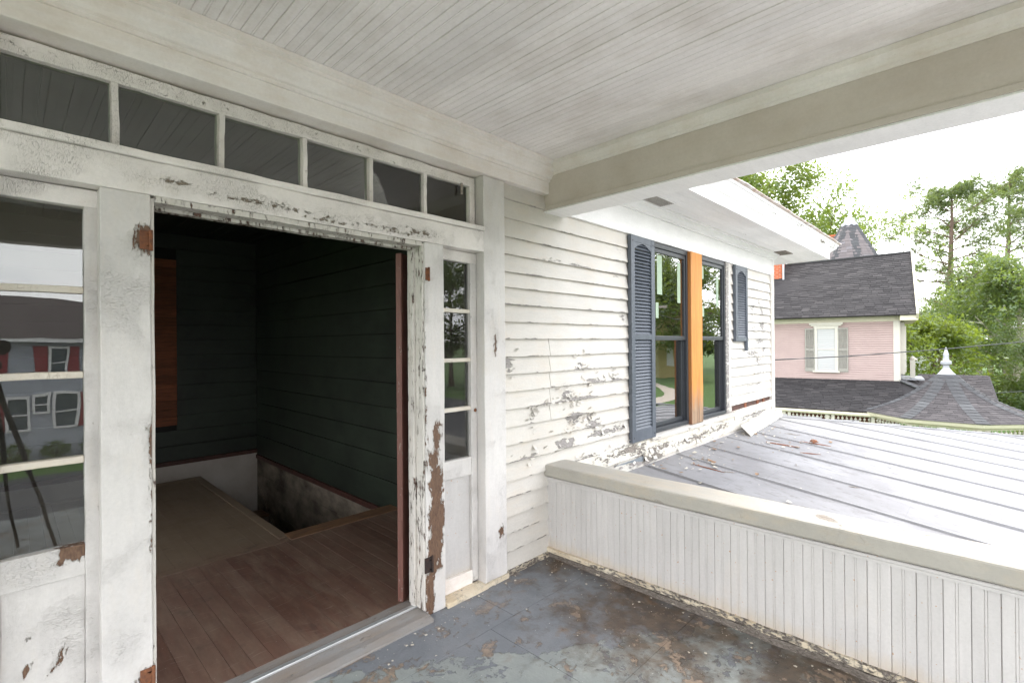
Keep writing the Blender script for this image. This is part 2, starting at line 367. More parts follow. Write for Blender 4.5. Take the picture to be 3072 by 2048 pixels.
def hallfloor_mat():
    t = T('worn_red_brown_floor'); p = t.pos
    n = t.noise(t.sc(p, (9, 1.3, 1)), 4, 7, .65); lo = t.noise(p, 1.5, 5, .6)
    col = t.mix(t.mr(n, .3, .7), (.145, .072, .050), (.085, .046, .035))
    col = t.mix(t.mr(t.rnd, 0, 1, 0, .4), col, (.23, .15, .112))
    col = t.mix(t.mr(t.noise(t.sc(p, (4.5, 1., 1)), 2.4, 9, .72), .45, .66, 0, .42), col, (.27, .21, .155))
    col = t.mix(t.mr(t.sep(p)[1], 1.45, 1.75, 0, .75), col, (.20, .155, .105))
    col = t.mix(t.mr(t.noise(t.sc(p, (1.4, 1.4, 1)), 3.1, 6, .7), .58, .7, 0, .6), col, (.08, .055, .045))
    sc_ = t.mr(t.noise(t.sc(t.vadd(p, t.sc(t.noisec(p, 2, 2), (.3, .3, 0))), (1.2, 22, 1)), 6, 3, .5), .64, .69, 0, .45)
    col = t.mix(sc_, col, (.32, .26, .21)); col = t.mix(t.mr(t.noise(p, 90, 2), .74, .76, 0, .7), col, (.5, .46, .4))
    t.bsdf(col, t.mr(lo, .3, .7, .35, .6), t.bump(n, .3, .003)); return t.mat
m_hall = hallfloor_mat()
def metalroof_mat():
    t = T('weathered_metal_roof'); p = t.pos
    st = t.noise(t.sc(p, (7, .8, 1)), 3, 7, .65); lo = t.noise(p, 1.2, 5, .6)
    col = t.mix(t.mr(st, .3, .7), (.275, .272, .277), (.345, .342, .347))
    col = t.mix(t.mr(lo, .42, .62, 0, .6), col, (.16, .155, .157))
    col = t.mix(t.mr(t.rnd, 0, 1, 0, .35), col, (.24, .238, .246))
    blot = t.mr(t.noise(t.sc(p, (3, 1.2, 1)), 7, 8, .72), .53, .64, 0, .65); col = t.mix(blot, col, (.165, .155, .152))
    col = t.mix(t.mr(t.noise(p, 60, 3), .68, .72, 0, .5), col, (.15, .13, .12))
    col = t.mix(t.mr(t.sep(p)[1], -.55, -.02, 0, .3), col, t.mix(t.mr(t.noise(p, 9, 6, .66), .4, .6), (.22, .212, .205), (.28, .272, .264)))
    t.bsdf(col, t.mr(st, .3, .7, .7, .9), t.bump(st, .3, .004), 0., .2); return t.mat
m_roof = metalroof_mat()
def shingle_mat(name, a, b, c):
    t = T(name); p = t.pos
    col = t.mix(t.isl, a, b); col = t.mix(t.mr(t.m('FRACT', t.m('MULTIPLY', t.isl, 7.31)), .72, .95), col, c)
    col = t.mix(t.mr(t.noise(p, .9, 4), .4, .7, 0, .35), col, a)
    col = t.mix(t.mr(t.noise(p, 55, 3), .4, .7, 0, .3), col, c)
    t.bsdf(col, .92, None, 0., .25); return t.mat
m_shing = shingle_mat('charcoal_shingles', (.026, .024, .0245), (.042, .039, .039), (.058, .053, .0525))
m_shing2 = shingle_mat('mauve_grey_shingles', (.045, .041, .042), (.066, .060, .061), (.085, .077, .077))
m_ridge = shingle_mat('ridge_cap_shingles', (.055, .055, .057), (.076, .077, .079), (.09, .092, .094))
m_pink = simple('pink_siding', (.38, .288, .262), (.35, .263, .24), 3, rough=.6, bump=.1)
m_cream = simple('cream_trim', (.55, .515, .39), (.50, .47, .355), 5, rough=.55, bump=.1)
m_creamw = simple('pale_cream_trim', (.48, .46, .395), (.45, .43, .37), 5, rough=.55, bump=.1)
m_taupe = simple('taupe_shutter', (.27, .26, .225), (.23, .22, .19), 8, rough=.6)
m_blind = simple('white_blind', (.74, .76, .75), (.70, .72, .71), 3, (1, 1, 14), rough=.5)
m_brick = simple('orange_brick', (.42, .12, .05), (.28, .075, .035), 9, rough=.85, bump=.4, rndamt=.3)
m_mortar = simple('mortar', (.42, .36, .30), rough=.9)
m_zinc = simple('pale_zinc', (.40, .41, .43), (.30, .31, .33), 12, rough=.5, metal=.3)
m_porchdark = simple('red_brick_wall_in_shade', (.20, .085, .055), (.13, .06, .04), 14, rough=.9)
m_bark = simple('brown_bark', (.15, .105, .075), (.07, .05, .04), 9, (1, 1, .35), rough=.95, bump=.8)
m_barkpine = simple('pine_bark', (.20, .135, .105), (.10, .068, .055), 7, (1, 1, .3), rough=.95, bump=.8)
m_barkpale = simple('pale_sycamore_bark', (.52, .49, .42), (.30, .27, .21), 4, rough=.9)
def leaf_mat(name, a, b, c, nsc=.8):
    t = T(name)
    col = t.mix(t.isl, a, b); col = t.mix(t.mr(t.noise(t.pos, nsc, 3), .40, .64), col, c)
    d = t.nd('ShaderNodeBsdfDiffuse', {'Color': col}).outputs[0]; tr = t.nd('ShaderNodeBsdfTranslucent', {'Color': t.mix(.5, col, (.30, .36, .03))}).outputs[0]
    g = t.nd('ShaderNodeBsdfGlossy', {'Color': (.9, .95, 1, 1), 'Roughness': .45}).outputs[0]
    s1 = t.nd('ShaderNodeMixShader', {0: .55, 1: d, 2: tr}).outputs[0]
    t.nt.links.new(t.nd('ShaderNodeMixShader', {0: .05, 1: s1, 2: g}).outputs[0], t.out.inputs[0]); return t.mat
m_leaf = leaf_mat('mid_green_leaves', (.075, .14, .026), (.14, .20, .042), (.16, .21, .042))
m_leaf2 = leaf_mat('yellow_green_leaves', (.15, .21, .018), (.21, .26, .03), (.11, .165, .02), 1.2)
m_leaf3 = leaf_mat('fresh_green_leaves', (.09, .15, .042), (.16, .22, .07), (.08, .135, .042), .7)
m_leaf4 = leaf_mat('deep_green_leaves', (.065, .12, .032), (.11, .165, .045), (.115, .165, .042), .6)
m_needle = leaf_mat('pine_needles', (.06, .105, .042), (.11, .16, .060), (.13, .17, .055), .9)
m_grass = simple('lawn', (.085, .155, .028), (.055, .11, .022), 2.5, rough=.95, bump=.3, detail=8)
m_pale = simple('pale_concrete', (.52, .50, .485), (.45, .43, .415), 2, rough=.9)
m_asph = simple('asphalt', (.075, .075, .08), (.055, .055, .058), 6, rough=.85, detail=8)
m_conc = simple('concrete', (.48, .42, .34), (.40, .35, .29), 3, rough=.9)

# ------------------------------------------------------------------ ground
GZ = -3.75
g = M(); g.quad((-900, -900, GZ), (900, -900, GZ), (900, 900, GZ), (-900, 900, GZ)); g.build('ground', m_grass, kind='structure')
g = M(); g.quad((-400, -25.0, GZ+.008), (27, -25.0, GZ+.008), (27, -13, GZ+.008), (-400, -13, GZ+.008)); g.build('street', m_asph, kind='structure')
g = M(); g.quad((-14, -10.25, GZ+.012), (9.4, -10.25, GZ+.012), (9.4, -4.4, GZ+.012), (-14, -4.4, GZ+.012)); g.build('bounce_forecourt', m_pale, kind='structure')  # unseen paving added, pale so it bounces light up under the porch
g = M(); g.quad((19, -400, GZ+.004), (27, -400, GZ+.004), (27, -25.01, GZ+.004), (19, -25.01, GZ+.004)); g.build('street', m_asph, kind='structure')
g = M()
for i in range(14): a, b = i/14, (i+1)/14; f = lambda q: (30+30*q, -21-9*q+5*math.sin(q*4)); p, q = f(a), f(b); g.quad((p[0], p[1]-1, GZ+.012), (q[0], q[1]-1, GZ+.012), (q[0], q[1]+1, GZ+.012), (p[0], p[1]+1, GZ+.012))
g.build('garden_walk', m_conc, kind='structure')
for y0, y1 in ((-28.2, -26.6), (-11.6, -10.2)):
    g = M(); g.box(-400, 18.8, y0, y1, GZ-.1, GZ+.05); g.build('sidewalk', m_conc, kind='structure')
g = M(); g.quad((43.4, -12.9, GZ+.012), (46.0, -12.9, GZ+.012), (46.8, 2, GZ+.012), (44.2, 2, GZ+.012)); g.build('garden_path', m_conc, kind='structure')
g = M(); g.quad((9.5, -10.1, GZ+.012), (13.5, -10.1, GZ+.012), (13.5, 40, GZ+.012), (9.5, 40, GZ+.012)); g.build('driveway', m_asph, kind='structure')

# ------------------------------------------------------------------ porch floor and ceiling
pf = thing('porch_floor', 'porch floor of grey painted sheets with peeling blue and green paint', None, (-2.2, -1.8, -.02), kind='structure')
ys = [0.10, -.375, -1.105, -1.86, -2.6, -3.3, -3.8]
xs = [[-4.9, -3.1, -1.9, -.74, 0.0], [-4.9, -3.4, -2.05, -.92, 0.0], [-4.9, -3.7, -2.4, -1.35, 0.0], [-4.9, -3.1, -1.6, 0.0], [-4.9, -3.5, -2.1, -.9, 0.0], [-4.9, -3.0, -1.5, 0.0]]
for r in range(6):
    for c in range(len(xs[r])-1):
        a, b = xs[r][c]+.0008, xs[r][c+1]-.0008
        M().box(a, b, ys[r+1]+.0006, ys[r]-.0006, -.02, .0, max(1, int((b-a)/.12)), 5, 1).build('floor_sheet', m_floor, pf, jit=.0035, jf=1.7, bev=.0008)
M().box(-4.92, .02, -3.82, .12, -.3, -.024).build('subfloor', m_core, pf)
pc = thing('porch_ceiling', 'white painted beadboard porch ceiling with open joints', None, (-2.2, -1.8, 2.783), kind='structure')
def beadboard(L0, w=.0855):      # profile over its width, thin groove in the middle, tongue gap at the edge; length along +Z, face towards -Y
    t = .014; pr = [(.0007, -t+.0025), (.003, -t), (.012, -t), (w*.5-.016, -t), (w*.5-.006, -t), (w*.5-.0042, -t+.0022), (w*.5-.003, -t-.0006), (w*.5+.003, -t-.0006), (w*.5+.0042, -t+.0022), (w*.5+.006, -t), (w*.5+.016, -t), (w-.012, -t), (w-.003, -t), (w-.0007, -t+.0025), (w-.0007, 0), (.0007, 0)]
    m = M(); n = len(pr); nz = 1
    vs = [(x, y, 0) for x, y in pr]+[(x, y, L0) for x, y in pr]
    fs = [(i, (i+1) % n, n+(i+1) % n, n+i) for i in range(n)]+[tuple(range(n-1, -1, -1)), tuple(range(n, 2*n))]
    m.add(vs, fs); return m
W0 = .0855
bb = beadboard(3.72, W0)
m1 = M(); m1.v = [(-x, -z, 2.783-.0 + y + .014) for x, y, z in bb.v]; m1.f = [tuple(reversed(f)) for f in bb.f]
# ceiling plane at 2.783 is the face of the boards
def joint_wear(k): k = k/W0 % 1.; d = min(k, 1-k, abs(k-.5)+.03); return .38*max(0, 1-d/.10)
cb = m1.build('ceiling_board', m_ceil, pc, wear=lambda x, y, z: joint_wear(-x))
rr = random.Random(3)
for i in range(1, 57):
    inst(cb, (-W0*i, 0, rr.uniform(-.0012, .0018)), pc)
M().box(-4.95, .22, -3.95, .0, 2.80, 2.95).build('roof_deck', m_core, pc)

# ------------------------------------------------------------------ clapboard wall
WALL_P = [(.39, 1.34, .07, .045, 1.), (.56, 1.22, .16, .03, 1.), (.87, 1.22, .12, .028, .9), (.21, 1.12, .10, .05, 1.), (.40, 1.09, .25, .02, .9), (.32, .95, .13, .055, 1.1), (.50, .93, .08, .03, .8), (.20, .88, .22, .022, .9), (.54, .87, .12, .05, 1.05),
          (.19, .77, .16, .05, 1.2), (.67, .78, .24, .035, 1.), (.91, .79, .16, .04, 1.), (-.19, .98, .04, .05, .9), (-.15, 1.05, .025, .03, .8), (-.03, 1.09, .05, .02, .8), (-.23, .75, .16, .022, .9), (-.40, 1.375, .055, .06, 1.25),
          (.82, .57, .4, .05, 1.), (1.17, .57, .3, .06, 1.15), (.45, .63, .3, .025, .8), (1.06, .59, .3, .05, 1.1), (1.6, .52, .5, .05, 1.1), (2.4, .50, .8, .06, 1.05), (3.1, .52, .5, .06, 1.), (1.4, .44, .5, .05, 1.2),
          (4.5, 2.04, .10, .05, .95), (4.25, 1.97, .12, .07, .85), (4.62, 1.93, .12, .09, .85), (4.4, 1.70, .35, .03, .8), (4.63, 1.73, .12, .08, 1.), (4.55, 1.52, .18, .05, 1.), (4.25, 1.36, .35, .045, 1.), (4.43, 1.25, .10, .06, .95), (4.7, 1.4, .1, .05, .9),
          (4.6, 1.1, .3, .02, .7), (4.3, .93, .5, .02, .75), (4.3, .55, .7, .06, .9), (.9, 2.08, .12, .03, .5), (.97, 1.9, .06, .07, .6), (1.0, 1.72, .07, .06, .65), (.95, 1.62, .1, .03, .6), (.6, 1.8, .3, .015, .6), (.2, 2.12, .45, .012, .75), (1.0, 2.3, .1, .04, .5), (1.0, 1.55, .1, .03, .6)]
_wb = blobs(WALL_P)
# extra wear on the lower board edges also paints in lap shadow lines
def wall_wear(x, y, z): return min(1.3, _wb(x, z))
wall = thing('clapboard_wall', 'white clapboard house wall with peeling paint behind the porch and metal roof', 'wall', (2.3, .05, .02))
ZR = [.037, .153, .27, .385, .504, .611, .73, .849, .965, 1.083, 1.199, 1.313, 1.428, 1.548, 1.661, 1.776, 1.887, 1.989, 2.104, 2.218, 2.345, 2.47, 2.572]
rb = random.Random(5)
def clap(x0, x1, z0, z1, tilt=0., mat=None, wear=wall_wear, jit=.0022, drop=0.):
    nx = max(1, int((x1-x0)/.05)); m = M(); m.box(x0, x1, 0, 1, 0, 1, nx, 1, 5)
    H = z1-z0+.008
    def fn(x, t, u):
        front = -.0235+u*.0215; back = .010
        u = (0., .035, .10, .4, .7, 1.)[int(round(u*5))]; front = -.0235+u*.0215
        zz = z0+u*H + tilt*(x-x0) - drop
        wob = mn.noise(Vector((x*1.7, z0*9, 3)))*.004*(1-u)
        return (x, front*(1-t)+back*t, zz+wob)
    m.map(fn)
    return m.build('clapboard', mat or m_side, wall, wear=lambda x, y, z: wear(x, y, z)+(.50+.34*mn.noise(Vector((x*2.6, z0*7, 5))) if abs(z-z0-tilt*(x-x0)) < .0045 else 0), jit=jit, jf=2.3)  # worn bottom edge doubles as a painted lap shadow line
for i in range(len(ZR)-1):
    z0, z1 = ZR[i], ZR[i+1]; zc = (z0+z1)/2
    segs = []
    xl = -.462
    right = 4.985
    if z1 <= .64: segs.append((xl, -.002 if z1 < .56 else right))
    else:
        if zc < 2.455: segs.append((xl, 1.47 if z0 > .60 else right))
        else: segs.append((xl, .0))
    if zc > .64 and zc < 2.455: segs.append((3.475, right))
    segs.append((-4.9, -2.962))
    if z1 > .38 and z1 < .56: segs.append((.19, right))
    for a, b in segs:
        if 2.455 < zc and a > -1: b = min(b, .0)
        if a > 3.4 and abs(zc-.70) < .05: continue                    # the missing board
        if a == xl and b > 1. and .95 < z0 < 1.43:                    # joint
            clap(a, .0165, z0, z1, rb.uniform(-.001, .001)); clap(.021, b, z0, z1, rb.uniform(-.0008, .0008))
        else:
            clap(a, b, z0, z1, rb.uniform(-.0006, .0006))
# rotten lowest boards above the metal roof
def rotwear(x, y, z): return max(.24+.5*mn.noise(Vector((x*2.1, z*9, 1))), wall_wear(x, y, z)*.9)
m_rot = paint('rotten_board_paint', (.74, .70, .62), (.33, .29, .25), (.12, .10, .085), grain=(2.2, 8, 11), peel_th=.70, peel_k=.26, crack=.4, crack_scale=45, age_th=.46, dirt=(.58, .48, .33), dirt_amt=.4, dirt_th=.46, bump=1., nsc=6)
for (a, b, z0, z1, tl) in ((.24, 3.5, .50, .615, .004), (1.34, 5.0, .43, .515, -.002), (3.52, 5.0, .56, .655, .012)):
    nx = int((b-a)/.04); m = M(); m.box(a, b, -.03, .008, z0, z1, nx, 1, 4)
    m.map(lambda x, y, z: (x, y+(.006*mn.noise(Vector((x*5, z*8, 2)))-.012*(z0+.04-z if z < z0+.04 else 0)), z+tl*(x-a)+.006*mn.noise(Vector((x*4, 7, z*3)))))
    m.build('rotten_board', m_rot, wall, wear=rotwear, jit=.004, jf=5)
M().box(3.5, 4.98, .004, .012, .62, .76).build('sheathing', m_redbase, wall)
for x in (3.95, 4.42, 4.66): M().box(x, x+.07, -.006, .004, .63, .755).build('stud', m_orange, wall, jit=.003)
m = M(); m.box(.86, 1.34, -.012, -.004, .33, .475, 6, 1, 2); m.build('flashing', simple('blue_grey_flashing', (.30, .33, .36), (.20, .225, .25), 7, rough=.5, metal=.3), wall, jit=.006, jf=4)
# corner board, frieze and core
M().box(4.975, 5.105, -.034, .004, .40, 2.50, 1, 1, 30).build('corner_board', m_side, wall, wear=lambda x, y, z: .35 if z < .7 else .1, jit=.003, bev=.003)
M().box(5.07, 5.105, .004, .12, .40, 2.50, 1, 1, 10).build('corner_board', m_side, wall, jit=.002)
m = M(); m.box(.205, 5.12, -.030, .02, 2.472, 2.70, 70, 1, 4)
m.build('frieze_board', m_soff, wall, wear=blobs([(1.50, 2.50, .10, .02, .9), (2.1, 2.495, .12, .02, .8), (2.6, 2.5, .1, .015, .8), (3.2, 2.5, .1, .015, .8), (3.9, 2.50, .14, .03, .9), (1.9, 2.6, .4, .04, .5)]) and (lambda x, y, z, f=blobs([(1.50, 2.50, .10, .02, .9), (2.1, 2.495, .12, .02, .8), (2.6, 2.5, .1, .015, .8), (3.2, 2.5, .1, .015, .8), (3.9, 2.50, .14, .03, .9)]): f(x, z)), jit=.002, bev=.003)
cr = [(.0, 2.690), (.018, 2.690), (.020, 2.705), (.034, 2.712), (.052, 2.735), (.060, 2.758), (.078, 2.764), (.078, 2.782), (.0, 2.782)]
M().sweep(cr, [(.205, -.030), (5.12, -.030)]).build('frieze_moulding', m_soff, wall, bev=.0)
m = M()
for a, b, z0, z1 in ((-4.9, -2.97, -.3, 2.95), (-.44, 1.49, -.3, 2.95), (1.49, 3.47, -.3, .62), (1.49, 3.47, 2.472, 2.95), (3.47, 5.07, -.3, 2.95), (-2.97, -.44, 2.79, 2.95), (-2.97, -.44, -.3, -.03)): m.box(a, b, .013, .14, z0, z1)
m.box(5.0, 5.07, .14, 6.2, -.3, 2.95)
m.build('wall_core', m_core, wall)
for i in range(len(ZR)-1):        # the side of the house round the corner
    if ZR[i] < .38: continue
    M().box(0, 1, 5.07, 6.2, 0, 1).map(lambda a, y, u, i=i: (5.085-.0+(-.015 if a < .5 else .0125*(1-u)), (y-5.07)/(6.2-5.07)*6.08+.125, ZR[i]+u*(ZR[i+1]-ZR[i]+.006))).build('clapboard', m_side, wall)
# frieze over the entrance
M().box(-4.9, -.002, -.052, .12, 2.572, 2.70, 100, 1, 3).build('frieze_board', m_smooth, wall, jit=.0022, bev=.004, wear=lambda x, y, z: .25)
cr2 = [(.0, 2.655), (.012, 2.655), (.014, 2.672), (.026, 2.676), (.034, 2.690), (.056, 2.712), (.064, 2.738), (.070, 2.742), (.070, 2.756), (.088, 2.764), (.090, 2.7815), (.0, 2.7815)]
M().sweep(cr2, [(-4.9, -.052), (-.002, -.052)]).build('crown_moulding', m_smooth, wall)
# curled paint flakes standing off the boards
fl = M(); rf = random.Random(9)
for _ in range(330):
    a, b, ra, rb_, s = rf.choice(WALL_P[:36])
    x = a+rf.gauss(0, ra*.8); z = b+rf.gauss(0, rb_*.9)
    if 1.45 < x < 3.5 and z > .6: continue
    if z < .41 or x > 4.95 or x < -.44: continue
    w = rf.uniform(.010, .048); h = rf.uniform(.007, .028); cu = rf.uniform(.25, 1.); up = rf.random() < .6; an = rf.uniform(-.6, .6)
    vs = []
    for i in range(4):
        u = i/3
        for j in (-1, 1):
            lx = j*w/2*(1-.25*u*rf.random()); lz = u*h*(1 if up else -1); out = cu*h*u*u
            vs.append((x+lx*math.cos(an)-lz*math.sin(an), -.0175-out, z+lx*math.sin(an)+lz*math.cos(an)))
    fl.add(vs, [(0, 1, 3, 2), (2, 3, 5, 4), (4, 5, 7, 6)])
for _ in range(16):              # larger curls along the rotten base
    x = rf.uniform(.9, 3.6); z = rf.uniform(.45, .6); w = rf.uniform(.02, .07); h = rf.uniform(.015, .05); vs = []
    for i in range(5):
        th = i/4*rf.uniform(1.2, 2.2)
        for j in (-1, 1): vs.append((x+j*w/2+rf.uniform(-.006, .006), -.034-h*(1-math.cos(th))*.6, z-h*math.sin(th)*.8))
    fl.add(vs, [(0, 1, 3, 2), (2, 3, 5, 4), (4, 5, 7, 6), (6, 7, 9, 8)])
fl.build('paint_flakes', m_side, wall, kind='stuff')

# ------------------------------------------------------------------ entrance
CX0 = -1.706
en = thing('entrance_surround', 'white wooden doorway surround with transom, sidelights and alligatored paint', 'doorway', (CX0, .04, 0))
def mir(a): return 2*CX0-a
def vpost(x0, x1, z0, z1, y0=-.03, y1=.12, name='post', wear=None, mat=None, parent=None, jit=.003):
    return M().box(x0, x1, y0, y1, z0, z1, 4, 3, max(2, int((z1-z0)/.035))).build(name, mat or m_frame, parent or en, wear=wear, jit=jit, jf=3.2, bev=.004)
pw = blobs([(-.55, 1.50, .018, .09, 1.35), (-.50, .31, .03, .05, 1.3), (-.47, 1.3, .012, .3, .4)])
pst = vpost(-.632, -.447, .0, 2.570, wear=lambda x, y, z: pw(x, z) if y < -.02 else .1)
vpost(mir(-.447), mir(-.632), .0, 2.570)
mw = blobs([(-1.005, 1.00, .035, .10, 1.3), (-1.025, .86, .04, .09, 1.3), (-1.01, .72, .055, .12, 1.5), (-1.01, .52, .06, .16, 1.6), (-1.02, .37, .055, .10, 1.5), (-1.01, .26, .045, .05, 1.2), (-1.06, .1, .035, .3, 1.3), (-1.075, 1.2, .012, .9, .9), (-1.0, .17, .01, .04, 1.), (-1.0, 1.12, .02, .05, .8)])
vpost(-1.082, -.948, .0, 2.088, name='mullion', wear=lambda x, y, z: (mw(x, z) if y < -.02 else .25))
mw2 = blobs([(-2.345, 1.92, .04, .07, 1.4), (-2.335, 1.15, .010, .25, 1.1), (-2.345, .28, .05, .05, 1.2), (-2.335, .85, .01, .3, .8)])
vpost(-2.478, -2.330, .0, 2.088, name='mullion', wear=lambda x, y, z: (mw2(x, z) if y < -.02 else .1), mat=m_frame)
# jamb linings and stops
vpost(-1.094, -1.082, .03, 2.080, -.022, .125, 'jamb_lining', lambda x, y, z: .35, m_jamb)
vpost(-1.112, -1.094, .03, 2.066, .045, .085, 'door_stop', lambda x, y, z: .3, m_jamb)
vpost(-2.330, -2.318, .03, 2.080, -.022, .125, 'jamb_lining', lambda x, y, z: .3, m_jamb)
M().box(-2.318, -1.094, -.024, .125, 2.064, 2.088, 30, 3, 1).build('head_lining', m_jamb, en, jit=.004, jf=5, wear=lambda x, y, z: .35, bev=.002)
M().box(-2.318, -1.112, .045, .085, 2.050, 2.064, 30, 1, 1).build('door_stop', m_jamb, en, jit=.003, jf=6, wear=lambda x, y, z: .5)
hw = blobs([(-2.25, 2.15, .12, .022, .9), (-1.95, 2.135, .22, .020, 1.), (-1.65, 2.115, .22, .020, 1.), (-1.35, 2.13, .2, .02, .8), (-1.12, 2.135, .16, .035, .85), (-1.25, 2.11, .15, .02, .8)])
M().box(mir(-.632), -.632, -.031, .12, 2.0885, 2.216, 84, 3, 6).build('header_rail', m_head, en, wear=lambda x, y, z: hw(x, z) if y < -.025 else .1, jit=.003, jf=4, bev=.004)
M().box(mir(-.632)+.002, -.634, -.046, .10, 2.2165, 2.246, 80, 2, 1).build('transom_sill', m_head, en, jit=.003, jf=5, bev=.006)
# transom sash
tx0, tx1 = mir(-.640), -.640
tr = M().box(tx0, tx1, .042, .092, 2.503, 2.560, 84, 1, 3).build('transom_sash', m_head, en, wear=lambda x, y, z: .36, jit=.004, jf=9, bev=.003)
M().box(tx0, tx1, .044, .090, 2.2465, 2.268, 84, 1, 1).build('bottom_rail', m_putty, tr, jit=.003, jf=7, bev=.003)
for a, b in ((-.683, tx1), (tx0, mir(-.683))): M().box(a, b, .043, .091, 2.268, 2.503, 2, 1, 8).build('stile', m_head, tr, jit=.003, jf=7, bev=.003)
tg = [-.683, -1.017, -1.365, -1.715, -2.0685, -2.4245, mir(-.683)]
for a in tg[1:-1]:
    m = M(); m.box(a-.016, a+.016, .044, .088, 2.268, 2.503, 2, 1, 10)
    m.map(lambda x, y, z, a=a: (a+(x-a)*(1-.35*(y < .05)), y, z)); m.build('muntin', m_head, tr, jit=.004, jf=11, wear=lambda x, y, z: .3)
for i in range(6):
    M().box(tg[i+1]+.008, tg[i]-.008, .068, .071, 2.262, 2.508).build('pane', m_oldglass, tr)
# putty strips (rough) along the top of the panes
M().box(-.76, -.745, .038, .044, 2.44, 2.505, 1, 1, 4).build('peeling_strip', m_greywood, tr, jit=.006, jf=12)
M().box(-.74, -.64, .02, .06, 2.247, 2.256, 6, 3, 1).build('leaf_litter', simple('brown_litter', (.22, .09, .03), (.10, .05, .02), 60, rough=.95), en, jit=.012, jf=30)
# sidelights
def sidelight(mirr):
    q = (lambda a: mir(a)) if mirr else (lambda a: a)
    X = lambda a, b: (min(q(a), q(b)), max(q(a), q(b)))
    def bx(name, a, b, y0, y1, z0, z1, mat=m_frame, parent=None, jit=.003, wear=None, bev=.003):
        x0, x1 = X(a, b)
        return M().box(x0, x1, y0, y1, z0, z1, max(1, int((x1-x0)/.03)), 1, max(1, int((z1-z0)/.035))).build(name, mat, parent or sl, jit=jit, jf=6, wear=wear, bev=bev)
    x0, x1 = X(-.945, -.635)
    sl = M().box(x0, x1, .040, .092, 2.022, 2.086, 10, 1, 2).build('sidelight', m_head, en, jit=.003, jf=6, bev=.003)
    bx('stile', -.945, -.897, .041, .091, .03, 2.022, wear=lambda x, y, z: .25)
    bx('stile', -.683, -.635, .041, .091, .03, 2.022, wear=lambda x, y, z: .3)
    zs = [2.022, 1.720, 1.418, 1.115, .812]
    for z in zs[1:-1]: bx('muntin', -.897, -.683, .046, .088, z-.012, z+.012, m_putty, jit=.003, bev=.004)
    for i in range(4): bx('pane', -.900, -.680, .068, .071, zs[i+1]+.004, zs[i]-.004, m_oldglass, jit=0, bev=0)
    bx('rail', -.897, -.683, .042, .090, .702, .812, m_frame if mirr else m_frame, wear=(lambda x, y, z: .9 if z > .775 and x > -2.6 else .2) if mirr else None)
    pwr = blobs([(-2.57, .44, .016, .045, 1.15), (-2.67, .42, .022, .02, 1.05), (-2.66, .53, .012, .014, 1.), (-2.6, .39, .015, .015, .9)])
    bx('panel', -.897, -.683, .062, .076, .105, .702, m_frame if mirr else m_bead, wear=(lambda x, y, z: max(.15, pwr(x, z))) if mirr else None)
    bx('rail', -.897, -.683, .042, .090, .0, .105, m_smooth)
    x0, x1 = X(-.948, -.632)
    M().box(x0, x1, -.045, .045, .0, .022, 8, 3, 1).build('sill', m_base, en, jit=.004, jf=7, bev=.003)
    return sl
sidelight(False); sidelight(True)
for a, b in ((-.635, -.632), (-2.777, -2.78)): pass
# plinth strip along the foot of post and wall
M().box(-.95, -.632, -.052, -.0455, -.002, .018, 8, 1, 1).build('toe_strip', m_base, en, jit=.004, jf=9)
M().box(-.640, -.445, -.046, -.034, -.002, .03, 6, 1, 1).build('toe_strip', m_base, en, jit=.004, jf=9)
M().box(-.445, -.004, -.034, -.012, -.002, .038, 14, 1, 2).build('toe_strip', m_base, wall, jit=.005, jf=9, wear=lambda x, y, z: .4)
# threshold
th = M(); th.box(-2.328, -1.084, -.095, .150, -.004, .024, 40, 6, 1)
th.map(lambda x, y, z: (x, y, z+(.006 if (z > 0 and y > .0) else 0)-(.012 if (z > 0 and y < -.08) else 0)))
thr = th.build('threshold', paint('threshold_paint', (.25, .245, .24), (.24, .205, .17), (.12, .10, .085), grain=(1.2, 14, 14), peel_th=.60, peel_k=.3, dirt=(.22, .17, .13), dirt_amt=.7, dirt_th=.4, bump=1., nsc=6), en, jit=.004, jf=6)
M().box(-2.326, -1.09, .045, .072, .028, .042, 30, 1, 1).build('weather_strip', m_alu, thr, jit=.0012, jf=5, bev=.003)
# hinges left on the frame
def hinge(x, z, mat, w=.045, h=.085, label=None):
    m = M(); m.box(x-w/2, x+w/2, -.036, -.031, z-h/2, z+h/2); m.tube([(x+w/2, -.037, z-h/2-.004), (x+w/2, -.037, z+h/2+.004)], .0065, 8)
    for dz in (-.3, .3): m.lathe([(.006, 0), (.006, .0)], (x+w*.2, -.04, z+dz*h), 6)
    return m.build('hinge', mat, en, bev=.002, label=label)
hinge(-2.348, 1.915, m_rust, .034, .07, 'rusty hinge scar on the left jamb'); hinge(-2.35, .285, m_rust, .04, .07); hinge(-1.072, .285, m_iron, .05, .085, 'black iron hinge low on the right jamb'); hinge(-1.068, 1.91, m_rust, .022, .07)
M().lathe([(.001, 0), (.010, .002), (.012, .006), (.006, .010), (.001, .011)], (0, 0, 0), 10).map(lambda x, y, z: (-.655+x, .041-z, 1.10+y)).build('nail_knob', m_rust, en)

# open red-brown door leaf folded back behind the right sidelight
dl = thing('open_door', 'red brown door leaf swung open into the dark hall at the right jamb', 'door', (-1.11, .13, .03))
ang = R_(33); dx, dy = math.cos(ang), math.sin(ang)
def dmap(x, y, z): return (-1.118+x*dx-y*dy, .140+x*dy+y*dx, z)
M().box(0, .60, .006, .040, .032, 2.045, 8, 2, 40).map(dmap).build('door_leaf', m_reddoor, dl, jit=.0015, wear=lambda x, y, z: .3, bev=.003)
M().box(-.004, .0, .010, .036, 1.70, 1.80).map(dmap).build('hinge', m_reddoor, dl, bev=.001)
M().box(-.004, .0, .010, .036, .40, .50).map(dmap).build('hinge', m_reddoor, dl, bev=.001)

